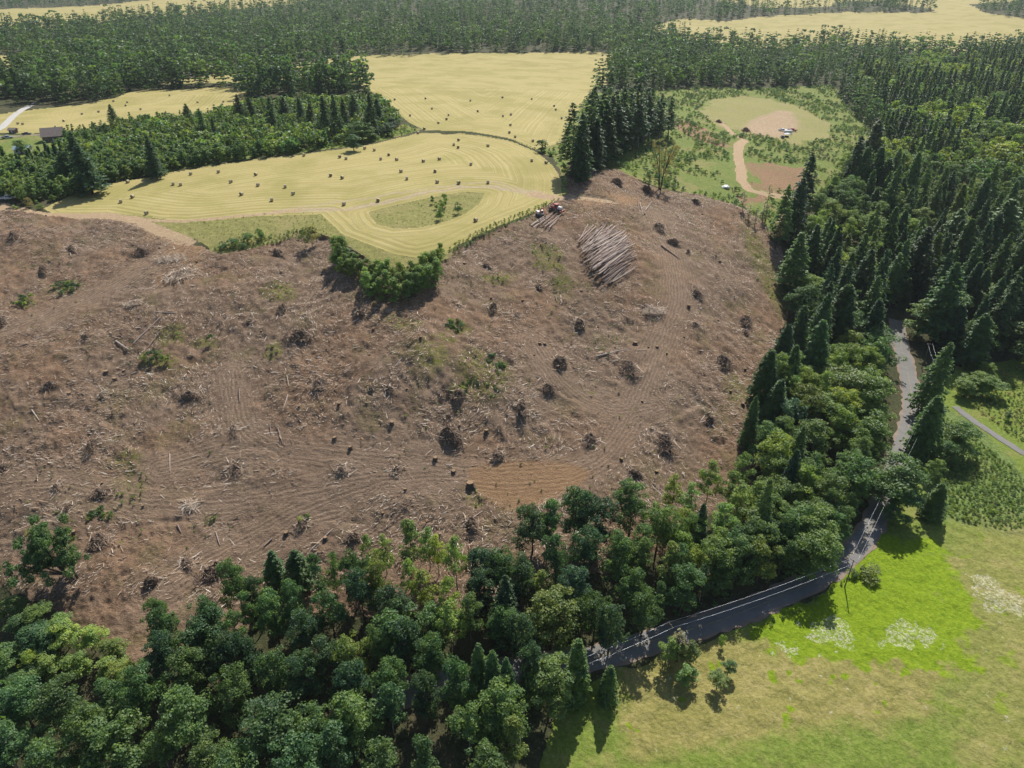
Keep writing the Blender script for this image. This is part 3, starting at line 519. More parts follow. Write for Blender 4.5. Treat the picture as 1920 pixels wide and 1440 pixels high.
for a in [('maple',1470,900,70,'mid',16),('maple',1545,945,76,'mid',18),('maple',1610,848,72,'mid',19),('maple',1636,775,80,'mid',19),('maple',1600,690,90,'olive',19),('maple',1640,700,80,'olive',19),('maple',1560,735,70,'mid',18),('maple',1500,755,66,'blue',17),('maple',1540,790,66,'mid',17),('maple',1480,790,60,'mid',16),('maple',1440,795,56,'mid',15),('cedar',1495,835,44,'dark',22),('maple',1520,850,60,'mid',17),('maple',1565,880,70,'mid',18),('maple',1465,850,56,'mid',15),('maple',1500,945,76,'mid',17),('maple',1545,1000,80,'mid',16),('maple',1450,925,60,'mid',16),
 ('maple',1705,858,96,'deep',19),('maple',1692,905,70,'deep',13),('maple',1668,880,50,'mid',12),('alder',1760,860,36,'light',11),('cedar',1768,905,44,'deep',13),('maple',1810,792,66,'mid',13),('maple',1785,828,40,'mid',9),('cedar',1764,735,60,'mid',24),('cedar',1746,775,40,'mid',17),('fir',1778,640,62,'mid',30),('maple',1858,678,30,'light',8),('maple',1832,698,44,'light',8),('maple',1865,706,46,'light',8),('maple',1818,712,40,'light',7),('alder',1895,770,16,'mid',4),
 ('cedar',1450,645,56,'deep',24),('cedar',1480,600,50,'dark',24),('cedar',1498,640,44,'deep',25),('cedar',1545,600,60,'deep',26),('cedar',1515,570,44,'dark',26),('cedar',1420,740,34,'mid',20),('cedar',1465,710,52,'deep',20),('maple',1520,515,50,'light',14),('cedar',1590,530,70,'deep',27),('cedar',1655,555,50,'dark',28),('maple',1660,610,84,'mid',19),('maple',1740,565,60,'olive',16),('fir',1800,500,80,'deep',34),('maple',1800,545,60,'deep',18),('maple',1870,530,70,'olive',17),('cedar',1850,590,60,'deep',22),('fir',1635,470,60,'dark',30),('fir',1745,420,70,'dark',34),('fir',1900,370,90,'mid',32),('fir',1810,385,70,'deep',32),('fir',1645,228,54,'dark',34),('fir',1615,258,46,'dark',33),('fir',1525,285,46,'dark',32),('fir',1508,330,56,'dark',32),('fir',1480,350,40,'mid',28),('fir',1535,420,50,'deep',26),('fir',1560,400,44,'deep',27),('fir',1505,435,60,'mid',26),('maple',1700,340,56,'lime',16),('maple',1625,345,50,'light',14),('maple',1560,370,40,'light',13),
 ('snag',1448,345,16,'dry',19),('snag',1468,395,20,'dry',20),('snag',1436,380,14,'dry',12),('snag',1398,360,16,'dry',12),('snag',1408,385,12,'dry',10),('snag',1520,310,20,'dry',20),('snag',1420,395,12,'dry',10),('maple',1940,600,80,'mid',18)]:
    reg = 'open brush beside the lane and meadow' if a[1] > 1740 and a[2] > 670 else L2 + (' near the road bend' if a[2] > 780 else ' beside the road' if a[2] > 600 else ' in its middle' if a[2] > 420 else ' at its far end')
    top(*a[:5], reg, h=a[5])
L3 = 'fir row between the hay field and the brush'
for a in [('tallfir',1078,186,52,'deep',35),('tallfir',1112,168,56,'dark',38),('fir',1095,210,50,'dark',32),('fir',1088,240,40,'dark',24),('tallfir',1135,160,46,'deep',38),('tallfir',1160,165,50,'dark',36),('fir',1145,195,46,'dark',30),('tallfir',1185,160,46,'dark',36),('fir',1172,190,44,'dark',28),('tallfir',1205,165,40,'dark',34),('tallfir',1225,168,40,'deep',32),('fir',1195,190,40,'dark',24),('fir',1215,185,40,'dark',22),('fir',1154,245,18,'deep',16),('tallfir',1245,172,34,'dark',30),('fir',1122,215,40,'dark',28),('fir',1100,255,40,'deep',16),('fir',1128,205,44,'dark',28),('fir',1158,200,44,'dark',26),('fir',1180,205,40,'dark',22),('tallfir',1150,158,46,'deep',36),('tallfir',1172,162,46,'dark',36),('tallfir',1196,158,46,'dark',36),('tallfir',1215,162,44,'dark',34),('fir',1200,205,36,'dark',18),('fir',1110,235,44,'dark',22),('fir',1235,185,36,'dark',22),('fir',1140,225,40,'dark',20),('tallfir',1122,160,46,'deep',38),('tallfir',1262,176,30,'dark',28)]:
    top(*a[:5], L3, h=a[5])
L4 = 'wood beyond the hay field'
for a in [('maple',737,216,36,'dark',9),('maple',690,238,26,'mid',9),('maple',672,226,50,'deep',12),('fir',444,178,22,'dark',20),('fir',466,180,26,'dark',20),('fir',346,192,24,'deep',17),('fir',372,202,18,'deep',17),('fir',130,242,50,'dark',26),('fir',112,278,62,'deep',23),('fir',146,272,60,'dark',23),('fir',273,250,30,'dark',22),('fir',284,285,38,'deep',14),('fir',205,195,22,'deep',18),('fir',395,218,16,'dark',15),('maple',725,228,30,'dark',9),('fir',580,190,26,'dark',20),('fir',660,175,30,'dark',24),('fir',690,172,30,'dark',26),('fir',625,175,28,'dark',24),('fir',560,180,24,'dark',22),('fir',500,178,26,'dark',22),('fir',530,180,30,'dark',22),('fir',605,178,26,'dark',22),('fir',705,185,30,'dark',22),('fir',640,182,26,'dark',22),('maple',660,250,30,'deep',9),('maple',35,262,26,'mid',7)]:
    top(*a[:5], L4, h=a[5] * random.uniform(.68, 1.08))
L5 = 'brush and small trees round the field'
def bushes(lst, reg, tone='mid'):
    for (px, py, w, h, tn) in lst:
        x, y = G(px, py); ppm = FPX / (y * cp + (CAMZ - gz(x, y)) * sp); tree('bush', x, y, h, tn, reg, min(2.5, max(.5, (w / ppm / 2) / (1.7 * h / 3))))
bushes([(1015,285,26,6,'dark'),(1057,330,14,6,'mid'),(1059,350,10,3.5,'light')], 'field corner by the fir row')
bushes([(828,400,16,5.5,'mid'),(835,388,15,5.5,'mid'),(811,382,9,3.5,'dark'),(818,392,10,3,'mid'),(826,412,18,5.5,'deep'),(859,400,18,5,'dark')], 'rough island in the mown field')
bushes([(490,450,20,4.5,'mid'),(465,455,26,4,'deep'),(440,462,22,3.5,'mid'),(420,466,24,3,'deep'),(585,458,26,7,'dry'),(572,458,22,5,'olive'),(594,452,18,5,'dry'),(455,468,18,2.5,'mid')], 'rough strip between track and clearcut')
bushes([(57,388,18,4,'dry'),(45,382,26,7,'olive'),(100,378,14,3,'light'),(75,392,18,2.5,'light')], 'track entrance at the left edge')
bushes([(1630,1085,50,3.2,'olive'),(1600,1080,26,2.2,'mid'),(1352,1213,16,4,'light')], 'meadow edge near the utility pole')
for q in [(1262,1200,44,'light',9),(1300,1205,40,'olive',9),(1350,1265,44,'mid',5),(1290,1250,56,'light',6),(1370,1240,30,'mid',5)]: top('alder', *q[:4], 'meadow corner at the bottom edge', h=q[4])
top('snag', 1280, 1180, 26, 'dry', 'meadow corner at the bottom edge', h=11)
top('cedar', 1145, 1250, 40, 'mid', 'meadow corner at the bottom edge', h=12)
# grove of saplings at the tip of the field
gp = [(632,484),(632,498),(645,512),(690,548),(715,552),(740,556),(765,552),(785,545),(805,536),(822,520),(640,478),(655,492),(670,500),(690,506),(710,512),(730,518),(752,520),(775,520),(795,512),(812,500),(822,488),(650,505),(668,518),(688,526),(706,533),(726,538),(748,542),(770,542),(790,536),(806,524),(820,508),(740,530),(700,520),(660,510),(760,532),(780,528),(718,526),(680,514),(640,490),(800,500),(632,470),(645,470),(828,478)]
for (px, py) in gp:
    x, y = G(px, py + 12 + random.uniform(-3, 3)); tree('sapling', x, y, random.uniform(7, 9.5) if py > 474 else 8, random.choice(['olive', 'light', 'light', 'mid']), 'grove', random.uniform(.95, 1.3))
# scattered bushes of the regrowth slope
n0 = 0
BR_I = poly([(1120,300),(1180,240),(1260,205),(1300,190),(1310,220),(1345,245),(1372,270),(1374,340),(1380,380),(1330,362),(1240,350),(1150,312)])
def fill(pg, sp_, n, seed, avoid=2.0):
    r_ = np.random.default_rng(seed); out = []; mn, mx = pg.min(0), pg.max(0); cell = {}
    X_, Y_ = r_.uniform(mn[0], mx[0], n * 14), r_.uniform(mn[1], mx[1], n * 14); ok_ = inside(X_, Y_, pg)
    for x, y in zip(X_[ok_].tolist(), Y_[ok_].tolist()):
        k = (int(x / sp_), int(y / sp_))
        if any((x - q[0]) ** 2 + (y - q[1]) ** 2 < sp_ * sp_ for i in (-1, 0, 1) for j in (-1, 0, 1) for q in cell.get((k[0] + i, k[1] + j), ())): continue
        cell.setdefault(k, []).append((x, y)); out.append((x, y))
        if len(out) >= n: break
    return out
def nearest_tree(x, y, k=.5):
    for t in TREES:
        dx, dy = t['x'] - x, t['y'] - y
        if abs(dx) < 9 and dx * dx + dy * dy < (t['r'] * k + 1.7) ** 2: return True
    return False
def road_d(x, y): return min(float(segdist(np.array([x]), np.array([y]), ROAD)[0][0]), float(segdist(np.array([x]), np.array([y]), PATH)[0][0]))
for i in range(0, len(ROAD) - 1, 2):
    p_ = ROAD[i]; d_ = ROAD[i + 1] - p_; d_ = d_ / np.linalg.norm(d_); nn_ = np.array([-d_[1], d_[0]]); u, v = proj(p_[0], p_[1], 0)
    if not (1150 < u and v > 900): continue
    for off, hh in ((6.3, (10, 14)), (10.5, (15, 18.5))):
        if random.random() < .4: continue
        x, y = p_ + nn_ * (off + random.uniform(-.8, .8)) + d_ * random.uniform(-1, 1)
        if not nearest_tree(x, y, .3): tree(random.choice(['maple', 'maple', 'alder']), x, y, random.uniform(*hh), random.choice(['dark', 'deep', 'deep', 'mid']), L1, random.uniform(.8, 1.05))
WOODS = poly([(-140,1170),(60,1175),(150,1210),(240,1265),(330,1235),(440,1185),(600,1150),(800,1150),(1000,1115),(1100,1075),(1200,1045),(1290,1005),(1390,950),(1425,870),(1440,770),(1462,680),(1500,600),(1505,480),(1530,400),(1590,330),(1650,270),(1655,235),(1600,190),(1590,150),(1700,125),(2200,110),(2200,640),(1940,660),(1850,672),(1780,690),(1745,700),(1733,745),(1720,800),(1700,870),(1672,930),(1650,985),(1600,1050),(1540,1098),(1440,1142),(1345,1175),(1240,1210),(1120,1250),(1040,1300),(1000,1500),(-200,1500)])
pts = fill(WOODS, 5.4, 2600, 11); pts.sort(key=lambda q: q[1] ** 2 + q[0] ** 2)
massT = []; nI = 0; CC_EDGE = poly([(1270,1000),(1340,960),(1400,900),(1420,830),(1435,740),(1450,640),(1484,570),(1478,520),(1500,420),(1500,330)])
for (x, y) in pts:
    if nearest_tree(x, y) or (y < 420 and road_d(x, y) < (10.5 if 175 < y < 330 else 6.5)): continue
    u, v = proj(x, y, gz(x, y) + 8)
    if u < -250 or u > 2150 or v > 1640: continue
    con = fbm(np.array([x]), np.array([y]), 60, 2, 71)[0] + (.0 if 260 < y else -.16) + random.uniform(-.16, .16)
    if random.random() < .10 and y > 250: continue
    tone_n = fbm(np.array([x]), np.array([y]), 38, 2, 88)[0] + random.uniform(-.15, .15)
    d_cc = float(segdist(np.array([x]), np.array([y]), CC_EDGE)[0][0])
    if con > .57: kd = random.choice(['fir', 'fir', 'cedar']); tn = 'dark' if tone_n < .44 else 'deep' if tone_n < .58 else 'mid' if tone_n < .72 else 'olive'; h = random.uniform(14, 33) * (.85 if d_cc < 10 else 1)
    else: kd = random.choice(['maple', 'maple', 'alder']); tn = 'deep' if tone_n < .36 else 'mid' if tone_n < .46 else 'olive' if tone_n < .56 else 'light' if tone_n < .66 else 'lime'; h = random.uniform(13, 20)
    if v > 1000 or x < 60: h = min(h, 17) if kd in ('maple', 'alder') else min(h, 20)
    if u < 260 and v < 1175 and v > 900: continue
    if u < 270 and 1000 < v < 1290: kd, tn, h = random.choice(['alder', 'alder', 'maple']), random.choice(['light', 'lime', 'olive', 'mid']), random.uniform(6, 10)
    vis = 0 < u < 1990 and v < 1480
    if nI < 330 and vis: tree(kd, x, y, h, tn, L1 if v > 1000 else L2 + (' near the road bend' if v > 780 else ' beside the road' if v > 600 else ' in its middle' if v > 420 else ' at its far end'), random.uniform(.95, 1.3) if h < 20 else random.uniform(.75, 1.15)); nI += 1
    else: massT.append((x, y, h, kd, tn))
print('TREES individual', len(TREES), 'mass', len(massT), {k: sum(t['kind'] == k for t in TREES) for k in TPL})

# ---- woods too many to count: one joined mesh each
def joined(name, items, seed, label, cat, f=1.0, mat=None, nv=5):
    """items: (x, y, h, kind, tone)"""
    rs = np.random.default_rng(seed); base = {}
    for k in sorted({i[3] for i in items}): base[k] = [low_arrays({'cedar': 'fir', 'tallfir': 'fir', 'alder': 'maple'}.get(k, k), rs, f) for _ in range(nv)]
    H0 = {'fir': 30, 'cedar': 30, 'tallfir': 30, 'young': 8, 'bush': 2.2}; X = np.array([i[0] for i in items]); Y = np.array([i[1] for i in items]); Z = hsmooth(X, Y)
    VV = []; FF = []; CCs = []; o = 0
    for (x, y, h, k, tn), z in zip(items, Z):
        V_, F_ = base[k][rs.integers(nv)]; s = h / H0.get(k, 16); a = rs.uniform(0, 6.28); w = s * rs.uniform(.85, 1.15) * (1.15 if k == 'cedar' else 1)
        c, sn = math.cos(a), math.sin(a); VV.append(np.stack([(V_[:, 0] * c - V_[:, 1] * sn) * w + x, (V_[:, 0] * sn + V_[:, 1] * c) * w + y, V_[:, 2] * s + z], 1))
        FF.append(F_ + o); o += len(V_); b = np.array(TONE[tn]) * rs.uniform(.8, 1.2); b = b * np.array([rs.uniform(.88, 1.15), 1, 1]); CCs.append(np.tile(b, (len(V_), 1)))
    return tag(link(name, mesh_np(name, np.vstack(VV), np.vstack(FF), mat or LEAFT, cols=np.vstack(CCs))), label, cat, kind='stuff')
joined('forest', massT, 5, 'dense mixed forest filling the slope beyond the road', 'forest', 1.2)
PLANT = poly([(-150,376),(40,378),(120,374),(190,344),(295,325),(410,305),(550,288),(650,268),(710,256),(748,240),(740,222),(712,192),(600,196),(480,200),(400,222),(330,232),(250,236),(180,250),(125,262),(115,290),(60,312),(-150,330)])
pl_pts = fill(PLANT, 3.6, 3000, 21); pl_pts.sort(key=lambda q: q[1]); it = []; k = 0; YOUNG = []
yt, yc = TPL['cedar'][0][0], None
def cored(VF, H, sd):
    r_ = np.random.default_rng(sd); k = int(H * 10); c = np.stack([r_.normal(size=k) * .3, r_.normal(size=k) * .3, np.linspace(.1, H * .93, k)], 1); V2, F2 = rquads(c, unit(r_.normal(size=(k, 3))), .9, rs=r_)
    return np.vstack([VF[0], V2]), np.vstack([VF[1], F2 + len(VF[0])])
YM = [mesh_np('young_tree', *cored(crown_fir(np.random.default_rng(300 + i), 1.9, 9, .2, 15, 7, 7, .6, .15, .75), 9, i), LEAF) for i in range(3)] + [mesh_np('young_tree', *cored(crown_blobs(np.random.default_rng(310 + i), 2.1, .3, 8, 22, .95, 26, .6), 8, i + 5), LEAF) for i in range(3)]
for (x, y) in pl_pts:
    if nearest_tree(x, y, .5): continue
    u, v = proj(x, y, gz(x, y)); edge_ = v > 330 - .16 * u if u < 500 else v > 250 - (u - 500) * .03
    if len(YOUNG) < 240 and -10 < u < 800:
        br = edge_ or random.random() < .55; o = link('young_tree', YM[3 + random.randrange(3)] if br else YM[random.randrange(3)]); h = random.uniform(.7, 1.15) * (1.0 if not br else .95)
        o.location = (x, y, gz(x, y) - .1); o.scale = (h * (1.25 if br else 1.1),) * 2 + (h * (1.0 if br else 1.1),); o.rotation_euler = (0, 0, random.uniform(0, 6.28)); tn = random.choice(['mid', 'olive', 'deep', 'light', 'deep'] if br else ['deep', 'mid', 'blue', 'dark'])
        b = TONE[tn]; o.color = (*b, 1); YOUNG.append((u, v, o, br))
    else: it.append((x, y, random.uniform(6.5, 9.5), 'young', random.choice(['mid', 'mid', 'olive', 'deep', 'light'])) if random.random() < .55 else (x, y, random.uniform(4.2, 7), 'bush', random.choice(['mid', 'olive', 'deep', 'light'])))
joined('young_wood', it, 6, 'dense plantation of young green trees beyond the hay field', 'wood')
for rk, (u, v, o, br) in enumerate(sorted(YOUNG, key=lambda q: q[0])):
    tag(o, ('round-topped young broadleaf' if br else 'pointed young conifer') + ' at the front of the plantation, number %d from the left' % (rk + 1), 'young tree', 'young trees at the front of the plantation')
# fringe scrub, rough brush and far woods
it = []
for pg, sp_, n, tn, hr in ((ISLE, 2.6, 200, ['olive', 'dry', 'light'], (.2, .45)), (ROUGH1, 2.4, 260, ['olive', 'dry', 'light'], (.2, .5)), (poly([(30,392),(140,366),(200,340),(300,322),(420,302),(560,286),(700,266),(770,249),(785,243),(768,234),(740,244),(640,264),(500,286),(300,318),(180,342),(90,366)]), 2.2, 500, ['light', 'olive', 'mid', 'light'], (.8, 1.8)),
    (BRUSH, 1.9, 6000, ['mid', 'deep', 'mid', 'olive', 'deep', 'blue', 'light'], (.6, 2.5)), (poly([(1745,770),(1790,790),(1840,830),(1900,880),(1990,960),(1990,990),(1880,995),(1800,975),(1745,955),(1745,880)]), 1.15, 1900, ['olive', 'light', 'light', 'light', 'mid'], (.5, 1.2)),
    (poly([(1800,740),(1830,700),(1900,690),(2000,690),(2000,860),(1920,835),(1870,800)]), 1.3, 1100, ['olive', 'light', 'mid', 'dry'], (.4, 1.0)), (poly([(840,466),(900,430),(960,405),(1000,390),(1048,372),(1050,380),(1000,403),(905,448),(845,480)]), 1.3, 300, ['mid', 'olive', 'light'], (.5, 1.0)),
    (poly([(1430,1165),(1500,1122),(1580,1080),(1625,1040),(1660,975),(1680,930),(1692,950),(1655,1020),(1610,1075),(1530,1130),(1440,1180)]), 1.2, 400, ['mid', 'olive', 'light'], (.3, .9)), (poly([(1345,420),(1400,425),(1460,470),(1484,540),(1470,600),(1440,520),(1400,450)]), 2.0, 160, ['olive', 'lime', 'dry', 'mid'], (.3, .8)), (poly([(400,470),(440,452),(520,440),(590,425),(590,436),(520,456),(440,476)]), 1.3, 200, ['mid', 'olive'], (.4, 1.1)),
    (poly([(790,247),(870,252),(960,265),(1003,282),(1005,278),(960,261),(870,247)]), 1.1, 300, ['olive', 'deep'], (.35, .6)), (poly([(1645,690),(1690,860),(1640,960),(1560,1060),(1450,1110),(1340,1150),(1100,1200),(1100,1180),(1340,1125),(1430,1090),(1540,1030),(1620,940),(1660,850)]), 2.0, 400, ['deep', 'mid'], (.6, 1.6))):
    for (x, y) in fill(pg, sp_, n, len(it) + 50):
        if pg is BRUSH:
            px, py = np.array([x]), np.array([y])
            if inside(px, py, CLEARING)[0] or inside(px, py, PAD)[0] or segdist(px, py, TR[2][0])[0][0] < 5 or fbm(px, py, 16, 3, 9)[0] < .40 or inside(px, py, PAD)[0] or inside(px, py, PAD2)[0] or (segdist(px, py, TR[4][0])[0][0] < 4): continue
        if y < 420 and x > 40 and road_d(x, y) < 4.2: continue
        it.append((x, y, random.uniform(*hr), 'bush', random.choice(tn)))
joined('scrub', it, 7, 'low green scrub and bramble along field, slope and road edges', 'scrub')
it = []
fr = np.random.default_rng(9); X = fr.uniform(-1, 1, 26000); Yv = np.exp(fr.uniform(math.log(590), math.log(4200), 26000)); X = X * (Yv * .8 + 60)
pp = np.array([proj(x, y, 45) for x, y in zip(X[:1], Yv[:1])])
zf = fbm(X, Yv * .6, 420, 3, 3); inA = np.zeros(len(X), bool)
for pg in (F_A, F_B, F_C, BRUSH, CLEARING, WOODS): inA |= inside(X, Yv, pg)
ok = ~inA & ~((zf > .56) & (Yv > 700))
for x, y in zip(X[ok], Yv[ok]):
    it.append((x, y, random.uniform(17, 32), random.choice(['fir', 'fir', 'fir', 'maple']), random.choice(['dark', 'dark', 'deep', 'mid'])))
print('far', len(it))
joined('distant_forest', it, 8, 'dark forest on the horizon beyond the hay fields', 'forest', .45)

# ================================================================ objects of the clearcut
def view_area(n_, seed, pg=None, ylo=120, yhi=420):
    r_ = np.random.default_rng(seed); X = r_.uniform(-330, 190, n_ * 3); Y = r_.uniform(ylo, yhi, n_ * 3); o = inside(X, Y, Z_CLEAR if pg is None else pg); return X[o][:n_], Y[o][:n_]
# height of the real relief at any point, read back from the grid
def zrel(x, y):
    x = np.atleast_1d(np.asarray(x, float)); y = np.atleast_1d(np.asarray(y, float)); j = np.clip(np.searchsorted(ys, y) - 1, 0, ny - 2); a = x / (np.maximum(y, 0) + 62); i = np.clip(np.searchsorted(aa, a) - 1, 0, nx - 2)
    fy = np.clip((y - ys[j]) / (ys[j + 1] - ys[j]), 0, 1); fx = np.clip((a - aa[i]) / (aa[i + 1] - aa[i]), 0, 1)
    return (Zc[j, i] * (1 - fx) + Zc[j, i + 1] * fx) * (1 - fy) + (Zc[j + 1, i] * (1 - fx) + Zc[j + 1, i + 1] * fx) * fy
WC = np.array([(.58, .46, .34), (.46, .34, .24), (.37, .26, .175), (.24, .16, .11), (.50, .42, .34), (.09, .065, .05), (.80, .72, .63), (.36, .20, .12)])
def sticks(X, Y, Z, ang, L, wd, tilt, ci, jit=.15, rs=rng):
    n_ = len(X); d = np.stack([np.cos(ang) * np.cos(tilt), np.sin(ang) * np.cos(tilt), np.sin(tilt)], 1); s_ = np.stack([-np.sin(ang), np.cos(ang), np.zeros(n_)], 1); u = np.cross(d, s_)
    c = np.stack([X, Y, Z], 1); V = []
    for e, k in ((-.5, 1), (.5, .6)):
        for q in range(3):
            a = 2 * math.pi * q / 3 + .5; V.append(c + d * (L * e)[:, None] + (s_ * math.cos(a) + u * math.sin(a)) * (wd * k)[:, None])
    V = np.stack(V, 1).reshape(-1, 3); b = np.arange(n_)[:, None] * 6
    F = np.concatenate([b + np.array([[q, (q + 1) % 3, (q + 1) % 3 + 3, q + 3]]) for q in range(3)] + [b + np.array([[3, 4, 5, 5]])], 0)
    col = np.repeat(WC[ci] * rs.uniform(1 - jit, 1 + jit, (n_, 1)), 6, axis=0); return V, F[:n_ * 3], col
def field_angle(X, Y):
    a = 2.6 * (fbm(X, Y, 55, 3, 301) - .5) * 3 + .45; best = np.full(X.shape, 1e9); ta = np.zeros(X.shape)
    for pl in SKID:
        for (x0, y0), (x1, y1) in zip(pl[:-1:3], pl[3::3]):
            t = np.clip(((X - x0) * (x1 - x0) + (Y - y0) * (y1 - y0)) / ((x1 - x0) ** 2 + (y1 - y0) ** 2), 0, 1); d = np.hypot(X - x0 - t * (x1 - x0), Y - y0 - t * (y1 - y0))
            m = d < best; best = np.where(m, d, best); ta = np.where(m, math.atan2(y1 - y0, x1 - x0), ta)
    w = np.exp(-(best / 16) ** 2); return a * (1 - w) + ta * w, best
X, Y = view_area(210000, 1); A_, bd = field_angle(X, Y)
dn = fbm(X, Y, 11, 3, 55) + .25 * (fbm(X, Y, 3, 2, 56) - .5); keep = rng.random(len(X)) < np.clip((dn - .30) * 3.2, .08, 1) * np.where(bd < 5, .22, 1) ; inpad = inside(X, Y, PADC); keep &= ~inpad | (rng.random(len(X)) < .03)
X, Y, A_ = X[keep], Y[keep], A_[keep]; n_ = len(X); L = np.clip(rng.lognormal(-.5, .55, n_), .2, 4.5); wd = np.clip(.034 * L ** .5 * rng.uniform(.7, 2.0, n_), .03, .17)
mixn = fbm(X, Y, 18, 2, 61); ci = np.where(rng.random(n_) < .13, 6, rng.choice([0, 1, 2, 3, 4, 5, 7], n_, p=[.17, .14, .10, .13, .14, .24, .08])); V_, F_, c_ = sticks(X, Y, zrel(X, Y) + wd + rng.uniform(0, .18, n_), A_ + rng.normal(size=n_) * .55, L, wd, rng.normal(size=n_) * .14, ci)
tag(link('slash_debris', mesh_np('slash_debris', V_, F_, STICK, cols=c_)), 'broken branches, bark and splinters strewn over the brown clearcut', 'branches', kind='stuff')
print('sticks', n_)
# ground cover patches on the clearcut
it = []
for q, (px, py, rx, ry, tt) in enumerate(GREENS):
    c = G(px, py); e1 = G(px + rx, py); e2 = G(px, py - ry); ax = abs(e1[0] - c[0]); ay = abs(e2[1] - c[1])
    for _ in range(int(ax * ay * (1.8 if tt == 0 else .8)) + 4):
        r_ = math.sqrt(random.random()); a = random.uniform(0, 6.28); x, y = c[0] + ax * r_ * math.cos(a), c[1] + ay * r_ * math.sin(a)
        if fbm(np.array([x]), np.array([y]), 5, 2, 77)[0] < .36: continue
        it.append((x, y, random.uniform(.5, 1.5) if tt == 0 else random.uniform(.3, .8), 'bush', random.choice(['mid', 'lime', 'olive', 'deep', 'dark', 'dark'] if tt == 0 else ['lime', 'olive', 'light', 'dry'])))
Xb, Yb = view_area(1500, 44)
for x, y in zip(Xb, Yb):
    if fbm(np.array([x]), np.array([y]), 30, 2, 78)[0] > .47: it.append((x, y, random.uniform(.25, .7), 'bush', random.choice(['olive', 'lime', 'dry', 'light', 'deep'])))
joined('ground_cover', it, 12, 'patches of yellow-green regrowth among the slash', 'undergrowth')

# ---- slash piles: a mound of twigs and earth, coloured dark to stand for shade, with pale branches sticking out
M_PILE = simple('shade_dark_root_earth', (.095, .068, .05), .95, .4, 1.5); STUMPB = simple('stump_bark', (.10, .07, .052), .95, .35, 6); STUMPT = simple('weathered_stump_top', (.24, .165, .10), .9, .35, 4)
def pile_mesh(seed, pale=False):
    r_ = np.random.default_rng(seed); n_ = 620; a = r_.uniform(0, 6.28, n_); rr = np.sqrt(r_.uniform(0, 1, n_)); th_ = r_.uniform(0, 6.28); sx, sy = r_.uniform(.6, 1.4), r_.uniform(.6, 1.1)
    z = (1 - rr ** 2.2) * r_.uniform(.1, 1.0, n_) * (.45 if pale else .95); ox, oy = r_.choice([-.55, 0, .5], n_), r_.choice([-.3, 0, .35], n_); z = z * np.where(ox < 0, .55, np.where(ox > 0, .75, 1)); X = rr * np.cos(a) * sx * .8 + ox; Y = rr * np.sin(a) * sy * .8 + oy; ang = a + r_.normal(size=n_) * .9; L = r_.uniform(.2, .75, n_); big = r_.random(n_) < .025; L = np.where(big, L * 2.1, L)
    wd = np.where(big, r_.uniform(.02, .035, n_), r_.uniform(.008, .02, n_)); ci = r_.choice([0, 1, 4, 6, 2], n_, p=[.25, .2, .3, .15, .1]) if pale else np.where(big, r_.choice([0, 4, 1], n_), r_.choice([3, 5, 3, 5, 2, 1], n_))  # dark stick colours carry the shade inside the heap
    return sticks(X, Y, z, ang, L, wd, -r_.uniform(-.3, .9, n_), ci, .3, r_)
PM = []
for i in range(6):
    V_, F_, c_ = pile_mesh(400 + i, i >= 4); PM.append(mesh_np('branches', V_, F_, STICK, cols=c_))
MM = []
for i in range(4):
    r_ = np.random.default_rng(450 + i); V_ = []; F_ = []; nr_, ns = 7, 18
    for j in range(nr_ + 1):
        for k in range(ns):
            a = 2 * math.pi * k / ns; rr = j / nr_ * (.78 + .3 * vnoise(math.cos(a) * 1.7 + 9 * i, math.sin(a) * 1.7, 3)); V_.append((rr * math.cos(a), rr * math.sin(a) * .85, (.92 * (1 - (j / nr_) ** 3)) * (.7 + .6 * vnoise(rr * math.cos(a) * 4, rr * math.sin(a) * 4, i)) - .12))
    for j in range(nr_):
        for k in range(ns): F_.append((j * ns + k, j * ns + (k + 1) % ns, (j + 1) * ns + (k + 1) % ns, (j + 1) * ns + k))
    MM.append(mesh_np('earth_mound', V_, F_, M_PILE))
PILES = [(268,473,15,0),(345,505,30,1),(320,480,22,1),(95,722,16,0),(354,735,19,0),(174,830,18,0),(6,872,16,0),(190,918,16,0),(187,1010,20,0),(285,1087,19,0),(404,1062,28,0),(438,800,12,0),(443,870,14,0),(357,942,14,1),(600,715,17,0),(256,573,12,1),(563,622,22,0),(468,598,9,0),(680,583,18,0),(530,577,15,0),(842,810,24,0),(933,850,14,0),(742,876,13,0),(978,768,15,0),(1050,672,18,0),(1087,597,14,0),(970,583,10,0),(1028,724,13,0),(1105,818,17,0),(1247,822,21,0),(1190,882,14,0),(1305,550,13,0),(1302,608,12,0),(1397,597,17,0),(925,568,12,0),(912,487,13,0),(860,565,8,0),(1155,346,13,0),(1178,680,22,0),(1235,420,16,0),(1260,450,13,0),(885,980,15,0),(662,1000,15,0),(1355,672,20,0),(570,978,11,0),(698,732,9,0),(162,636,10,0),(80,500,12,0),(135,465,12,0),(5,605,12,0),(1212,356,14,0),(1302,383,9,0),(1225,575,16,1),(860,740,16,0),(730,735,10,0),(1290,470,8,0),(1358,690,14,0),(1010,530,10,0),(1415,705,10,0),(130,950,9,0),(350,1050,12,0),(105,910,10,0),(190,735,9,0),(1330,790,12,0)]
PILES += [(1347,227,7,0),(1398,243,9,0),(520,470,12,0),(30,450,12,0),(640,880,9,0),(1395,620,9,0)]
PILES.sort()
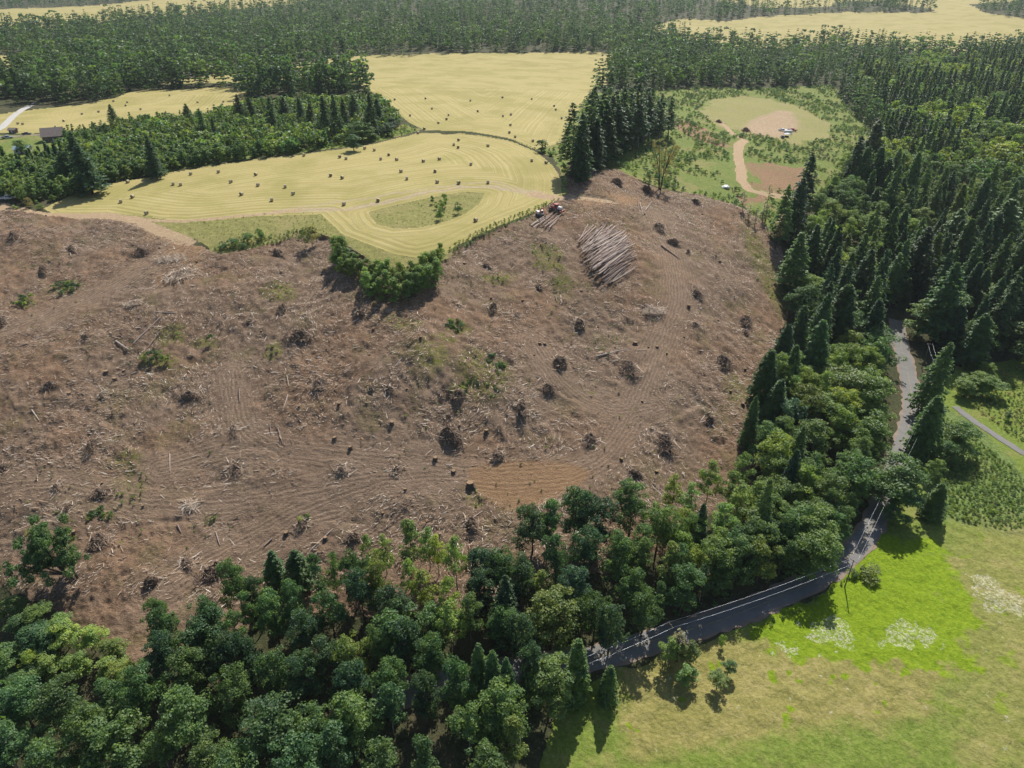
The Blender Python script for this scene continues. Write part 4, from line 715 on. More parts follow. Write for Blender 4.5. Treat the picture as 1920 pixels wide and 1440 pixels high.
for i, (px, py, rp, pale) in enumerate(PILES):
    x, y = G(px, py + rp * .35); ppm = FPX / (y * cp + (CAMZ - gz(x, y)) * sp); r_ = rp / ppm * random.uniform(.9, 1.15)
    e = link('slash_pile', None); e.location = (x, y, float(zrel(x, y)[0]) - .05); e.scale = (r_ * random.uniform(.8, 1.15), r_ * random.uniform(.6, 1.0), r_ * random.uniform(.55, 1.05)); e.rotation_euler = (0, 0, random.uniform(0, 6.28))
    link('branches', PM[4 + random.randrange(2)] if pale else PM[random.randrange(4)], parent=e)
    if not pale: link('earth_mound', MM[random.randrange(4)], parent=e)
    where = 'beside the round clearing' if py < 250 else 'on the clearcut'
    tag(e, ('pale heap of stripped branches' if pale else 'dark heap of roots') + ' %s, pile %d of %d from the left' % (where, i + 1, len(PILES)), 'slash pile', 'slash piles on the clearcut')
sx_ = []; 
for px, py, rp, pale in PILES:
    x, y = G(px, py + rp * .35); ppm = FPX / (y * cp + (CAMZ - gz(x, y)) * sp); r_ = rp / ppm
    for _ in range(150 if pale else 46): q = abs(random.gauss(0, 1)) * r_ * (1.0 if pale else 1.35); a = random.uniform(0, 6.28); sx_.append((x + q * math.cos(a), y + q * math.sin(a) * .8, a + random.gauss(0, .8), random.uniform(.8, 3.2)))
sx_ = np.array(sx_); n_ = len(sx_); V_, F_, c_ = sticks(sx_[:, 0], sx_[:, 1], zrel(sx_[:, 0], sx_[:, 1]) + rng.uniform(.05, .4, n_), sx_[:, 2], sx_[:, 3], rng.uniform(.035, .085, n_), rng.normal(size=n_) * .2, rng.choice([0, 4, 6, 1, 3], n_))
tag(link('loose_branches', mesh_np('loose_branches', V_, F_, STICK, cols=c_)), 'pale loose branches scattered round the slash piles', 'branches', kind='stuff')
# ---- stumps
def stump_mesh(seed):
    r_ = np.random.default_rng(seed); b = MB(); nS = 12; V_ = []
    for (rad, z) in ((1.55, -.2), (1.12, .25), (1.0, .7), (.97, 1.0)):
        for k in range(nS):
            a = 2 * math.pi * k / nS; q = rad * (1 + (.28 if z < .1 else .07) * math.sin(a * 5 + seed) * r_.uniform(.5, 1)); V_.append((q * math.cos(a), q * math.sin(a), z + (.06 * math.cos(a) if z == 1 else 0)))
    F_ = [(j * nS + k, j * nS + (k + 1) % nS, (j + 1) * nS + (k + 1) % nS, (j + 1) * nS + k) for j in range(3) for k in range(nS)]
    b.add(V_, F_, 0); b.add(V_[-nS:], [tuple(range(nS))], 1); return b.data('stump', [STUMPB, STUMPT])
SM = [stump_mesh(i) for i in range(4)]
ST = [(882,912,1.0,2.2),(912,812,.6,1.9),(816,862,.6,1.7),(850,884,.6,1.2),(735,798,.5,1.6),(657,842,.5,1.6),(1291,577,.6,1.5),(1191,640,.7,1.7),(1231,884,.5,1.1),(1165,860,.5,1.2),(1391,770,.5,2.0),(537,1000,.6,1.4),(1368,742,.4,1.2),(1012,643,.5,1),(1021,643,.5,1),(1090,541,.5,1),(197,692,.7,1.4),(213,705,.6,1.2),(230,688,.5,1),(130,738,.6,1.2),(628,823,.6,1),(980,560,.4,.8),(1232,650,.5,1),(1156,320,.5,1.6),(870,490,.5,1),(1100,950,.5,1),(610,1010,.5,1.1),(760,920,.4,.9),(140,1000,.5,1),(1350,490,.5,1),(1155,505,.4,.9),(1346,602,.4,.8)]
Xs, Ys = view_area(55, 91)
for x, y in zip(Xs, Ys):
    u, v = proj(x, y, gz(x, y))
    if 0 < u < 1500 and v < 1060 and not inside(np.array([x]), np.array([y]), PADC)[0]: ST.append((u, v, random.uniform(.22, .42), random.uniform(.4, 1.1)))
ST.sort()
for i, (px, py, r_, h) in enumerate(ST):
    x, y = G(px, py); o = link('tree_stump', SM[random.randrange(4)]); o.location = (x, y, float(zrel(x, y)[0]) - .1); o.scale = (r_, r_, h * .62); o.rotation_euler = (random.uniform(-.1, .1), random.uniform(-.1, .1), random.uniform(0, 6.28))
    tag(o, 'cut tree stump on the clearcut, stump %d of %d from the left' % (i + 1, len(ST)), 'stump', 'stumps left on the clearcut')
# ---- logs
def log_mat(nm, c0, c1): return simple(nm, c0, .85, .35, .9)
LMS = [log_mat('peeled_grey_log', (.40, .32, .28), 0), log_mat('brown_log', (.29, .21, .17), 0), log_mat('pale_log', (.54, .44, .37), 0)]
LG = []
for i in range(6):
    r_ = np.random.default_rng(500 + i); b = MB(); pts = [(t - .5, r_.normal() * .004, r_.normal() * .003) for t in np.linspace(0, 1, 7)]; b.tube(pts, [.5 * (1 - .5 * t) for t in np.linspace(0, 1, 7)], 8); b.m = [0] * (len(b.f) - 2) + [1, 1]
    LG.append(b)
LMESH = []
for i, b in enumerate(LG):
    b.v = [(v[0], v[1], v[2]) for v in b.v]; LMESH.append(b.data('log', [LMS[i % 3], WOODC], True))
def place_log(p, q, dia, name='log'):
    p, q = Vector(p), Vector(q); d = q - p; o = link(name, LMESH[random.randrange(6)]); o.location = (p + q) / 2; o.rotation_euler = d.to_track_quat('X', 'Z').to_euler(); o.scale = (d.length, dia, dia); return o
Lc = poly([(1083,446),(1088,475),(1100,505),(1120,525),(1142,538)]); Rc = poly([(1108,412),(1150,424),(1178,448),(1194,475),(1198,500)])
def lerp_line(pl, s_): t = s_ * (len(pl) - 1); i = min(int(t), len(pl) - 2); return pl[i] + (pl[i + 1] - pl[i]) * (t - i)
DL = float(np.linalg.norm((Lc[-1] + Rc[-1]) / 2 - (Lc[0] + Rc[0]) / 2)); print('deck', DL, [float(np.linalg.norm(Lc[i] - Rc[i])) for i in range(5)])
DECK = []
nlay = 7
for k in range(nlay):
    cnt = int(DL / .50 * (1 - k / (nlay + 3.5)) / (.8 if k > 3 else 2.2))
    for i in range(cnt):
        mid = .5; s_ = mid + ((i + .5) / cnt - .5) * (1 - .11 * k) + random.uniform(-.012, .012); s_ = min(max(s_, 0), 1); a, b_ = lerp_line(Lc, s_), lerp_line(Rc, s_); d = b_ - a; Ln = np.linalg.norm(d); want = min(Ln, random.uniform(13, 20)); c = a + d * (random.choice([.3, .36, .5, .62, .7]) if Ln > want + 3 else .5 + random.uniform(-.08, .08))
        d = d / Ln; an = random.gauss(0, .075); d = np.array([d[0] * math.cos(an) - d[1] * math.sin(an), d[0] * math.sin(an) + d[1] * math.cos(an)]); p0, p1 = c - d * want / 2, c + d * want / 2
        if random.random() < .5: p0, p1 = p1, p0
        zz = k * .36 + .3 + random.uniform(-.08, .1); DECK.append(place_log((p0[0], p0[1], gz(*p0) + zz), (p1[0], p1[1], gz(*p1) + zz + random.uniform(-.1, .25)), random.uniform(.26, .46)))
for o in DECK: tag(o, 'peeled grey-brown log lying in the big log deck beside the haul track', 'log', 'logs stacked in the log deck')
print('deck logs', len(DECK))
SEG = [((1018,424),(1046,400)),((1000,428),(1030,408)),((1022,426),(1052,404)),((1008,418),(1036,402)),((1030,428),(1048,410)),((996,424),(1022,406))]
for i, (a, b_) in enumerate(SEG):
    p, q = G(*a), G(*b_); o = place_log((*p, gz(*p) + .4), (*q, gz(*q) + .5), .5); tag(o, 'log lying in front of the orange loader, %d of %d from the left' % (i + 1, len(SEG)), 'log', 'logs beside the loader')
SEG = [((585,1030),(640,976),.35),((722,992),(757,950),.28),((250,642),(305,598),.4),((276,650),(307,612),.35),((295,592),(330,592),.3),((217,640),(240,652),.5),((1240,460),(1275,487),.65),((1210,395),(1222,378),.5),((1200,380),(1206,403),.5),((1196,375),(1198,395),.35),((1190,343),(1210,358),.45),((742,698),(764,672),.3),((540,740),(530,772),.35),((1225,905),(1240,918),.3),((150,770),(165,745),.3),((333,985),(340,1000),.4),((535,690),(542,725),.3),((448,728),(449,752),.45),((520,800),(530,832),.4),((505,790),(508,815),.3),((1042,548),(1044,560),.6),((1051,546),(1054,562),.5),((245,695),(270,682),.35),((860,790),(870,845),.3),((872,985),(905,960),.35),((1120,665),(1180,652),.5),((225,1055),(242,1045),.3),((405,1000),(412,1022),.35),((510,1010),(495,1025),.4),((1175,655),(1215,655),.3),((318,850),(319,885),.3),((60,770),(72,785),.4),((1062,790),(1075,800),.3)]
SEG.sort(key=lambda q: q[0])
for i, (a, b_, w_) in enumerate(SEG):
    p, q = G(*a), G(*b_); o = place_log((*p, float(zrel(*p)[0]) + w_ * .6), (*q, float(zrel(*q)[0]) + w_ * .6), w_, 'fallen_log'); tag(o, 'loose pale log lying alone on the clearcut, %d of %d from the left' % (i + 1, len(SEG)), 'log', 'single logs on the clearcut')

# ---- hay bales
M_HAYS = simple('wrapped_hay', (.45, .38, .25), .8, .25, 5); M_HAYE = simple('hay_bale_end', (.22, .175, .10), .95, .4, 6)
b = MB(); nS = 20; rim = []
for x, r_ in ((-.62, .66), (-.60, .75), (-.2, .765), (.2, .765), (.60, .75), (.62, .66)): rim.append([(x, r_ * math.cos(2 * math.pi * k / nS), .75 + r_ * math.sin(2 * math.pi * k / nS) * (.97 if math.sin(2 * math.pi * k / nS) < 0 else 1)) for k in range(nS)])
b.add([p for r_ in rim for p in r_], [(j * nS + k, j * nS + (k + 1) % nS, (j + 1) * nS + (k + 1) % nS, (j + 1) * nS + k) for j in range(5) for k in range(nS)], 0)
for sgn in (-1, 1):
    rings = [(sgn * (.62 if j % 2 == 0 else .59), .66 * (1 - j / 6)) for j in range(6)]; V_ = [(x, r_ * math.cos(2 * math.pi * k / nS), .75 + r_ * math.sin(2 * math.pi * k / nS)) for x, r_ in rings for k in range(nS)]
    F_ = [(j * nS + k, j * nS + (k + 1) % nS, (j + 1) * nS + (k + 1) % nS, (j + 1) * nS + k) for j in range(5) for k in range(nS)] + [tuple(5 * nS + k for k in range(nS))]; b.add(V_, F_, 1)
BALE = b.data('hay_bale', [M_HAYS, M_HAYE], False)
BA = [(240,343),(249,371),(227,380),(275,402),(325,347),(339,348),(358,328),(410,324),(433,343),(453,366),(480,329),(484,349),(535,352),(550,365),(510,377),(620,331),(642,335),(570,293),(637,296),(649,299),(684,280),(702,283),(729,292),(714,300),(744,301),(794,304),(824,300),(752,323),(763,337),(816,323),(820,343),(860,345),(915,344),(883,310),(915,275),(860,264),(851,273),(859,278),(645,385),(709,378),(892,415),(997,303),(1024,307)]
BB = [(784,251),(796,243),(822,232),(837,225),(841,217),(769,218),(810,205),(798,186),(723,198),(740,188),(882,190),(896,210),(942,184),(943,219),(958,216),(957,236),(955,250),(997,187),(1039,200),(1042,207),(1053,223),(966,258),(999,266)]
BC = [(239,193),(236,199),(264,206),(213,214),(185,211),(154,215),(120,228),(34,233),(43,234),(371,193),(419,192),(417,197),(418,203),(213,191),(318,180)]
for lst, nm in ((BA, 'near mown field'), (BB, 'far mown field behind'), (BC, 'upper left mown field')):
    lst.sort()
    for i, (px, py) in enumerate(lst):
        x, y = G(px, py); o = link('hay_bale', BALE); o.location = (x, y, gz(x, y) - .03); k = 1.0 if lst is BA else .97; o.scale = (k * 1.0,) * 3; o.rotation_euler = (0, 0, random.choice([random.uniform(-.5, .9), random.uniform(1.1, 2.2), random.uniform(-.4, .4)]))
        tag(o, 'round tan hay bale on the %s, %d of %d from left' % (nm, i + 1, len(lst)), 'hay bale', 'round bales on the ' + nm)

# ---- machines
M_OR = simple('orange_machine_paint', (.55, .16, .05), .45, .15, 2, 0, .5); M_WH = simple('white_machine_paint', (.62, .62, .60), .4, .08, 2, 0, .5); M_RED = simple('red_machine_paint', (.32, .035, .03), .45, .15, 2, 0, .5)
M_BLK = simple('black_rubber_and_steel', (.03, .03, .032), .7, .3, 3); M_GLS = simple('dark_window_glass', (.03, .045, .06), .12, .1, 2, 0, .6); M_GRY = simple('grey_steel', (.22, .22, .23), .5, .2, 3, .4)
def part(name, mats, parent, build, smooth=False):
    b = MB(); build(b); return link(name, b.data(name, mats, smooth), parent=parent)
def wheel(parent, x, y, r_, w_, name='wheel'):
    def f(b): b.tube([(x, y - w_ / 2, r_), (x, y - w_ * .4, r_), (x, y + w_ * .4, r_), (x, y + w_ / 2, r_)], [r_ * .9, r_, r_, r_ * .9], 16)
    w0 = part(name, [M_BLK], parent, f); part('rim', [M_GRY], w0, lambda b: b.tube([(x, y - w_ * .53, r_), (x, y + w_ * .53, r_)], r_ * .5, 12)); return w0
def loader(px, py, rz, sc):
    x, y = G(px, py); e = link('log_loader', None); e.location = (x, y, gz(x, y)); e.rotation_euler = (0, 0, rz); e.scale = (sc,) * 3
    for s_ in (-1, 1):
        def tr_(b, s_=s_):
            prof = [(-2.1, .45), (-1.7, .05), (1.7, .05), (2.1, .45), (1.75, .9), (-1.75, .9)]; V_ = [(a, s_ * 1.25 + k * .28, c) for k in (-1, 1) for a, c in prof]
            b.add(V_, [tuple(range(5, -1, -1)), tuple(range(6, 12))] + [(i, (i + 1) % 6, (i + 1) % 6 + 6, i + 6) for i in range(6)])
            for k in range(14): b.box((-1.7 + k * .26, s_ * 1.25, .93), (.12, .6, .06))
        part('track', [M_BLK], e, tr_)
    part('undercarriage', [M_GRY], e, lambda b: (b.box((0, 0, .6), (2.2, 1.8, .5)), b.tube([(0, 0, .8), (0, 0, 1.15)], .75, 14)))
    part('machine_house', [M_WH, M_OR], e, lambda b: (b.box((-.7, 0, 1.75), (3.0, 2.6, 1.15), taper=.94), b.box((-2.05, 0, 1.7), (.5, 2.5, 1.0), m=1), b.box((-.8, .4, 2.42), (1.2, .9, .2), m=1)))
    c = part('cab', [M_WH], e, lambda b: (b.box((.75, .75, 2.05), (1.5, 1.1, 1.75), taper=.9), b.box((.75, .75, 3.0), (1.6, 1.2, .12))))
    part('window', [M_GLS], c, lambda b: (b.box((1.48, .75, 2.25), (.06, .85, 1.0)), b.box((.75, 1.3, 2.3), (1.0, .06, .9)), b.box((.75, .2, 2.3), (1.0, .06, .9))))
    part('boom', [M_OR], e, lambda b: (b.tube([(.9, -.3, 1.7), (2.2, -.3, 3.7), (3.6, -.3, 5.2), (5.4, -.3, 5.5)], [.36, .34, .27, .22], 4), b.tube([(1.2, -.3, 1.6), (2.6, -.3, 3.6)], .1, 6)))
    part('stick', [M_OR], e, lambda b: (b.tube([(5.3, -.3, 5.6), (7.0, -.3, 4.2), (8.2, -.3, 2.9)], [.24, .2, .14], 4), b.tube([(4.2, -.3, 5.8), (6.2, -.3, 5.1)], .08, 6)))
    part('grapple', [M_BLK], e, lambda b: [b.tube([(8.2, -.3, 2.9), (8.2 + s_ * .7, -.3, 2.2), (8.2 + s_ * .75, -.3, 1.4), (8.2 + s_ * .25, -.3, .8)], [.14, .14, .1, .05], 6) for s_ in (-1, 1)])
    return e
tag(loader(1012, 405, R(-72), .85), 'orange and white tracked log loader reaching over loose logs at the field corner', 'log loader')
def skidder(px, py, rz, sc):
    x, y = G(px, py); e = link('log_skidder', None); e.location = (x, y, gz(x, y)); e.rotation_euler = (0, 0, rz); e.scale = (sc,) * 3
    for X_ in (-1.9, 1.8):
        for s_ in (-1, 1): wheel(e, X_, s_ * 1.25, .82, .68)
    part('chassis', [M_GRY], e, lambda b: (b.box((-1.5, 0, 1.1), (2.6, 1.3, .6)), b.box((1.2, 0, 1.1), (2.4, 1.2, .6)), b.tube([(-.4, 0, .8), (-.4, 0, 1.5)], .3, 8)))
    part('hood', [M_WH], e, lambda b: (b.box((2.1, 0, 1.85), (2.2, 1.5, 1.1), taper=.88), b.box((3.25, 0, 1.8), (.12, 1.1, .7))))
    c = part('cab', [M_RED], e, lambda b: (b.box((.3, 0, 2.3), (1.6, 1.6, 1.9), taper=.88), b.box((.3, 0, 3.3), (1.8, 1.7, .14))))
    part('window', [M_GLS], c, lambda b: (b.box((.3, .8, 2.6), (1.1, .08, .8), tilt=('X', .09)), b.box((.3, -.8, 2.6), (1.1, .08, .8), tilt=('X', -.09)), b.box((1.08, 0, 2.6), (.08, 1.1, .8)), b.box((-.47, 0, 2.6), (.08, 1.1, .8))))
    part('rear_arch', [M_RED], e, lambda b: [b.tube([(-1.2, s_ * .6, 1.4), (-1.9, s_ * .55, 3.1), (-3.2, s_ * .4, 3.3)], .16, 6) for s_ in (-1, 1)] + [b.box((-1.7, 0, 1.8), (1.3, 1.4, .8))])
    part('grapple', [M_BLK], e, lambda b: [b.tube([(-3.3, s_ * .2, 3.2), (-3.5, s_ * .7, 2.4), (-3.5, s_ * .75, 1.5), (-3.5, s_ * .2, .9)], .12, 6) for s_ in (-1, 1)])
    part('blade', [M_RED], e, lambda b: (b.box((3.9, 0, .75), (.16, 2.5, .9), tilt=('Y', .2)), b.box((3.2, .7, .8), (1.2, .18, .2)), b.box((3.2, -.7, .8), (1.2, .18, .2))))
    return e
tag(skidder(1042, 396, R(-38), .95), 'red log skidder with pale hood standing right of the orange loader', 'log skidder')

def pickup(px, py, rz, mat, label, cat='pickup truck', cab_=True, sc=1.0):
    x, y = G(px, py); e = link('pickup_truck', None); e.location = (x, y, gz(x, y) + .02); e.rotation_euler = (0, 0, rz); e.scale = (sc,) * 3
    part('body', [mat, M_BLK], e, lambda b: (b.box((1.9, 0, .85), (1.7, 1.85, .55), taper=.95), b.box((0, 0, .7), (2.2, 1.9, .6)), b.box((-1.75, .88, .9), (1.8, .1, .55)), b.box((-1.75, -.88, .9), (1.8, .1, .55)), b.box((-2.65, 0, .9), (.08, 1.8, .55)), b.box((-1.75, 0, .62), (1.75, 1.64, .1), m=1), b.box((2.78, 0, .55), (.14, 1.8, .25), m=1)))
    c = part('cab', [mat], e, lambda b: b.box((.1, 0, 1.36), (2.1, 1.7, .75), taper=.8)); part('window', [M_GLS], c, lambda b: (b.box((.1, 0, 1.36), (1.5, 1.72, .42), taper=.9), b.box((.1, 0, 1.36), (2.14, 1.2, .42), taper=.9)))
    for X_ in (-1.75, 1.75):
        for s_ in (-1, 1): wheel(e, X_, s_ * .85, .38, .26)
    tag(e, label, cat, None); return e
M_CARW = simple('white_car_paint', (.70, .70, .70), .3, .04, 1, 0, .5); M_CARG = simple('grey_car_paint', (.30, .31, .33), .3, .05, 1, 0, .5); M_CARR = simple('red_car_paint', (.38, .04, .035), .3, .08, 1, 0, .5); M_CARB = simple('dark_car_paint', (.05, .055, .07), .3, .08, 1, 0, .5)
pickup(1467, 246, R(5), M_CARW, 'white pickup parked at the left of the vehicles on the round clearing', sc=1.2)
pickup(1485, 246, R(-12), M_CARR, 'red pickup at the right of the vehicles on the round clearing', sc=1.3)
pickup(1467, 259, R(80), M_CARB, 'dark pickup beside the white canopy on the round clearing', sc=1.1)
pickup(16, 374, R(25), M_CARW, 'white pickup parked by the track entrance at the left edge', sc=1.2)
pickup(50, 253, R(10), M_CARB, 'dark pickup on the farm lane left of the brown-roofed house', sc=.95)
pickup(14, 260, R(20), M_CARG, 'grey pickup at the left end of the farm lane', sc=1.1)
def trailer(px, py, rz, L_, W_, H_, mat, label, name='cargo_trailer'):
    x, y = G(px, py); e = link(name, None); e.location = (x, y, gz(x, y)); e.rotation_euler = (0, 0, rz)
    part('body', [mat, M_GRY], e, lambda b: (b.box((0, 0, .55 + H_ / 2), (L_, W_, H_), taper=.985), b.box((0, 0, .5), (L_, W_ * .96, .14), m=1), b.box((0, 0, .6 + H_), (L_ * .97, W_ * .97, .06))))
    d = part('door', [mat], e, lambda b: b.box((-L_ / 2 - .03, 0, .6 + H_ / 2), (.06, W_ * .86, H_ * .86))); part('handle', [M_BLK], d, lambda b: b.box((-L_ / 2 - .08, .2, .5 + H_ / 2), (.05, .06, .5)))
    for s_ in (-1, 1): wheel(e, -.5, s_ * W_ / 2, .36, .2)
    part('hitch', [M_BLK], e, lambda b: (b.box((L_ / 2 + .6, .2, .5), (1.3, .1, .1), rz=-.25), b.box((L_ / 2 + .6, -.2, .5), (1.3, .1, .1), rz=.25))); tag(e, label, 'trailer')
trailer(1477, 251, R(8), 6.0, 2.3, 2.1, M_CARW, 'long white cargo trailer parked between the pickups on the round clearing')
x, y = G(1475, 257); e = link('canopy', None); e.location = (x, y, gz(x, y)); e.rotation_euler = (0, 0, R(6))
part('roof', [M_CARW], e, lambda b: b.add([(-2.2, -1.8, 2.3), (2.2, -1.8, 2.3), (2.2, 1.8, 2.3), (-2.2, 1.8, 2.3), (-.6, 0, 3.1), (.6, 0, 3.1), (-2.2, -1.8, 2.15), (2.2, -1.8, 2.15), (2.2, 1.8, 2.15), (-2.2, 1.8, 2.15)], [(0, 1, 5, 4), (1, 2, 5), (2, 3, 4, 5), (3, 0, 4), (0, 6, 7, 1), (1, 7, 8, 2), (2, 8, 9, 3), (3, 9, 6, 0)]))
for X_ in (-2.1, 2.1):
    for Y_ in (-1.7, 1.7): part('leg', [M_GRY], e, lambda b: b.tube([(X_, Y_, 0), (X_, Y_, 2.2)], .05, 6))
part('crate', [M_BLK], e, lambda b: (b.box((-.6, 0, .5), (1.8, 1.2, .9)), b.box((1.1, .4, .35), (.9, 1.4, .7)))); tag(e, 'white pitched canopy over dark gear on the round clearing', 'canopy')
x, y = G(1360, 353); b = MB(); b.add([(-2.1, -1.1, .15), (0, -1.4, .5), (2.0, -1.0, .2), (2.2, .9, .25), (0, 1.3, .9), (-2.0, 1.1, .3), (-1, 0, 1.0), (1, .1, 1.15), (-2.1, -1.1, -.2), (0, -1.4, -.2), (2, -1, -.2), (2.2, .9, -.2), (0, 1.3, -.2), (-2, 1.1, -.2)], [(0, 1, 6), (1, 7, 6), (1, 2, 7), (2, 3, 7), (3, 4, 7), (4, 6, 7), (4, 5, 6), (5, 0, 6), (0, 8, 9, 1), (1, 9, 10, 2), (2, 10, 11, 3), (3, 11, 12, 4), (4, 12, 13, 5), (5, 13, 8, 0)])
o = link('tarp', b.data('tarp', [M_CARW])); o.location = (x, y, gz(x, y) + .6); tag(o, 'white tarp draped over a heap in the scrub left of the dirt road', 'tarp')

# ---- buildings
M_ROOFB = simple('weathered_brown_shingle', (.20, .165, .145), .9, .2, 1.2); M_WALLB = simple('brown_board_wall', (.13, .10, .08), .9, .2, 2); M_ROOFW = simple('pale_metal_roof', (.50, .52, .53), .5, .08, .6, .2); M_WALLW = simple('cream_wall', (.5, .48, .42), .85, .08, 1); M_ROOFL = simple('light_blue_metal_roof', (.34, .46, .50), .5, .12, .7, .1)
def house(name, px, py, rz, L_, W_, H_, P_, wall, roof, label, chim=False):
    x, y = G(px, py); e = link(name, None); e.location = (x, y, gz(x, y) - .2); e.rotation_euler = (0, 0, rz); hw = W_ / 2
    def wl(b): b.add([(-L_ / 2, -hw, 0), (L_ / 2, -hw, 0), (L_ / 2, hw, 0), (-L_ / 2, hw, 0), (-L_ / 2, -hw, H_), (L_ / 2, -hw, H_), (L_ / 2, hw, H_), (-L_ / 2, hw, H_), (-L_ / 2, 0, H_ + P_), (L_ / 2, 0, H_ + P_)], [(0, 1, 5, 4), (2, 3, 7, 6), (1, 2, 6, 9, 5), (3, 0, 4, 8, 7)])
    part('wall', [wall], e, wl); ov = .6; k = P_ / hw
    def rf(b):
        for s_ in (-1, 1):
            t = .16; y1, z1 = s_ * (hw + ov), H_ - ov * k; A0 = [(-L_ / 2 - ov, 0, H_ + P_ + .04), (L_ / 2 + ov, 0, H_ + P_ + .04), (L_ / 2 + ov, y1, z1 + .04), (-L_ / 2 - ov, y1, z1 + .04)]; A1 = [(a, b_, c + t) for a, b_, c in A0]; b.add(A0 + A1, [(0, 3, 2, 1), (4, 5, 6, 7), (0, 1, 5, 4), (1, 2, 6, 5), (2, 3, 7, 6), (3, 0, 4, 7)])
    r0 = part('roof', [roof], e, rf)
    if chim: part('chimney', [M_GRY], r0, lambda b: b.box((L_ * .2, .8, H_ + P_), (.7, .7, 1.6)))
    d = part('door', [M_WALLW if wall is M_WALLB else M_WALLB], e, lambda b: b.box((0, -hw - .05, 1.1), (1.0, .1, 2.1))); part('handle', [M_GRY], d, lambda b: b.box((.35, -hw - .13, 1.1), (.08, .08, .08)))
    for X_ in (-L_ * .3, L_ * .3):
        f = part('window', [M_WALLW], e, lambda b: b.box((X_, -hw - .04, 1.6), (1.3, .08, 1.1))); part('pane', [M_GLS], f, lambda b: b.box((X_, -hw - .09, 1.6), (1.1, .04, .9)))
    tag(e, label, 'house' if 'house' in name else 'shed')
house('farm_house', 103, 263, R(24), 11, 9.5, 3.6, 3.8, M_WALLB, M_ROOFB, 'brown house with a steep weathered roof at the edge of the upper left wood', True)
house('shed', 45, 286, R(8), 7.5, 5, 2.6, 1.5, M_WALLW, M_ROOFL, 'small shed with a light blue metal roof half hidden in trees at the left')
house('shed', 26, 249, R(-5), 4, 3, 2.3, .8, M_WALLB, M_ROOFB, 'tiny dark shed beside the farm lane at the far left')
house('house', 1893, 222, R(-20), 9, 7, 4.5, 1.6, M_WALLW, M_ROOFW, 'white house with a pale metal roof among firs at the upper right')

# ---- utility poles and wires
M_POLE = simple('weathered_pole_wood', (.12, .10, .085), .9, .25, 3); M_WIRE = simple('aluminium_wire', (.5, .52, .56), .35, .05, 1, .3, .6); M_INS = simple('grey_insulator', (.45, .45, .44), .4)
PO = [(1094, 1290, 9.5), (1250, 1222, 9.5), (1584, 1100, 9.5), (1668, 925, 9.5), (1752, 752, 10), (1728, 690, 11)]; tops = []
for i, (px, py, h) in enumerate(PO):
    x, y = G(px, py); e = link('utility_pole', None); z = gz(x, y); e.location = (x, y, z - .2); dx, dy = (np.array(G(*PO[min(i + 1, 5)][:2])) - np.array(G(*PO[max(i - 1, 0)][:2]))); rz = math.atan2(dy, dx) + math.pi / 2; e.rotation_euler = (0, 0, rz)
    part('pole', [M_POLE], e, lambda b: b.tube([(0, 0, 0), (0, 0, h * .5), (0, 0, h + .2)], [.17, .15, .11], 8)); ca = part('crossarm', [M_POLE], e, lambda b: b.box((0, 0, h - .1), (2.0, .1, .12)))
    for s_ in (-.85, .85): part('insulator', [M_INS], ca, lambda b: b.tube([(s_, 0, h - .05), (s_, 0, h + .15)], [.06, .04], 6))
    w2 = ['at the bottom edge beside the shaded road', 'beside a thin grey tree at the meadow corner', 'standing alone on the meadow edge at the road bend', 'under the big roadside tree right of the road', 'behind the dense roadside cedar', 'at the dark upper end of the road'][i]
    tag(e, 'brown wooden utility pole ' + w2, 'utility pole', 'utility poles along the road'); tops.append([Vector((x + math.cos(rz) * s_, y + math.sin(rz) * s_, z + h - .05)) for s_ in (-.85, .85)])
for i in range(5):
    for k in (0, 1):
        p, q = tops[i][k], tops[i + 1][k]; sag = (q - p).length * .018; b = MB(); b.tube([p.lerp(q, t) - Vector((0, 0, sag * 4 * t * (1 - t))) for t in np.linspace(0, 1, 15)], .021, 5)
        tag(link('power_line', b.data('power_line', [M_WIRE], True)), '%s pale wire of span %d of the line beside the road, counted from the bottom' % ('road-side' if k else 'meadow-side', i + 1), 'power line', 'wires of the roadside power line')

# ---- the leaning many-stemmed tree and the twin-stemmed tall tree
def special(name, x, y, stems, blobs, tone, label, cat, bark, size, nl):
    e = link(name, None); e.location = (x, y, gz(x, y) - .1); part('trunk', [bark], e, lambda b: [b.tube(p, r_, 7) for p, r_ in stems], True); C = []; Nn = []
    for c, q in blobs:
        m = int(nl * q * q); d = unit(rng.normal(size=(m, 3))); C.append(np.array(c) + d * q * rng.uniform(.4, 1.1, m)[:, None]); Nn.append(unit(d * .6 + rng.normal(size=(m, 3)) * .5 + [0, 0, .4]))
    c_ = link('crown', mesh_np('crown', *rquads(np.vstack(C), np.vstack(Nn), size), LEAF), parent=e); c_.color = (*TONE[tone], 1); tag(e, label, cat)
x, y = G(148, 1090); st = []; bl = []
for i, (ex, ey, ez) in enumerate([(-13, 1, 8), (-11, 4, 12), (-8, 3, 14), (-6, 5, 15), (-14, -2, 6), (-3, 3, 13), (-10, -3, 9), (-1, 2, 10)]):
    base = Vector((0, 0, 0)) if i < 7 else Vector((0.2, 0, 0)); m1 = Vector((-2.6, .3, 2.2)) if i not in (5, 7) else Vector((-.4, .3, 3.0)); en = Vector((ex, ey, ez)); m2 = m1.lerp(en, .45) + Vector((-.4, 0, -.5))
    st.append(([base, m1, m2, en], [.42 if i == 0 else .26, .24, .15, .05]))
    for _ in range(12):
        t = random.uniform(.35, 1.05); c = m1.lerp(en, t) + Vector((random.gauss(0, 1.9), random.gauss(0, 1.9), random.gauss(.4, 1.5))); bl.append((tuple(c), random.uniform(.7, 1.35)))
special('leaning_tree', x, y, st, bl, 'deep', 'lone many-stemmed green tree leaning left on the lower left clearcut', 'tree', BARK, .42, 120)
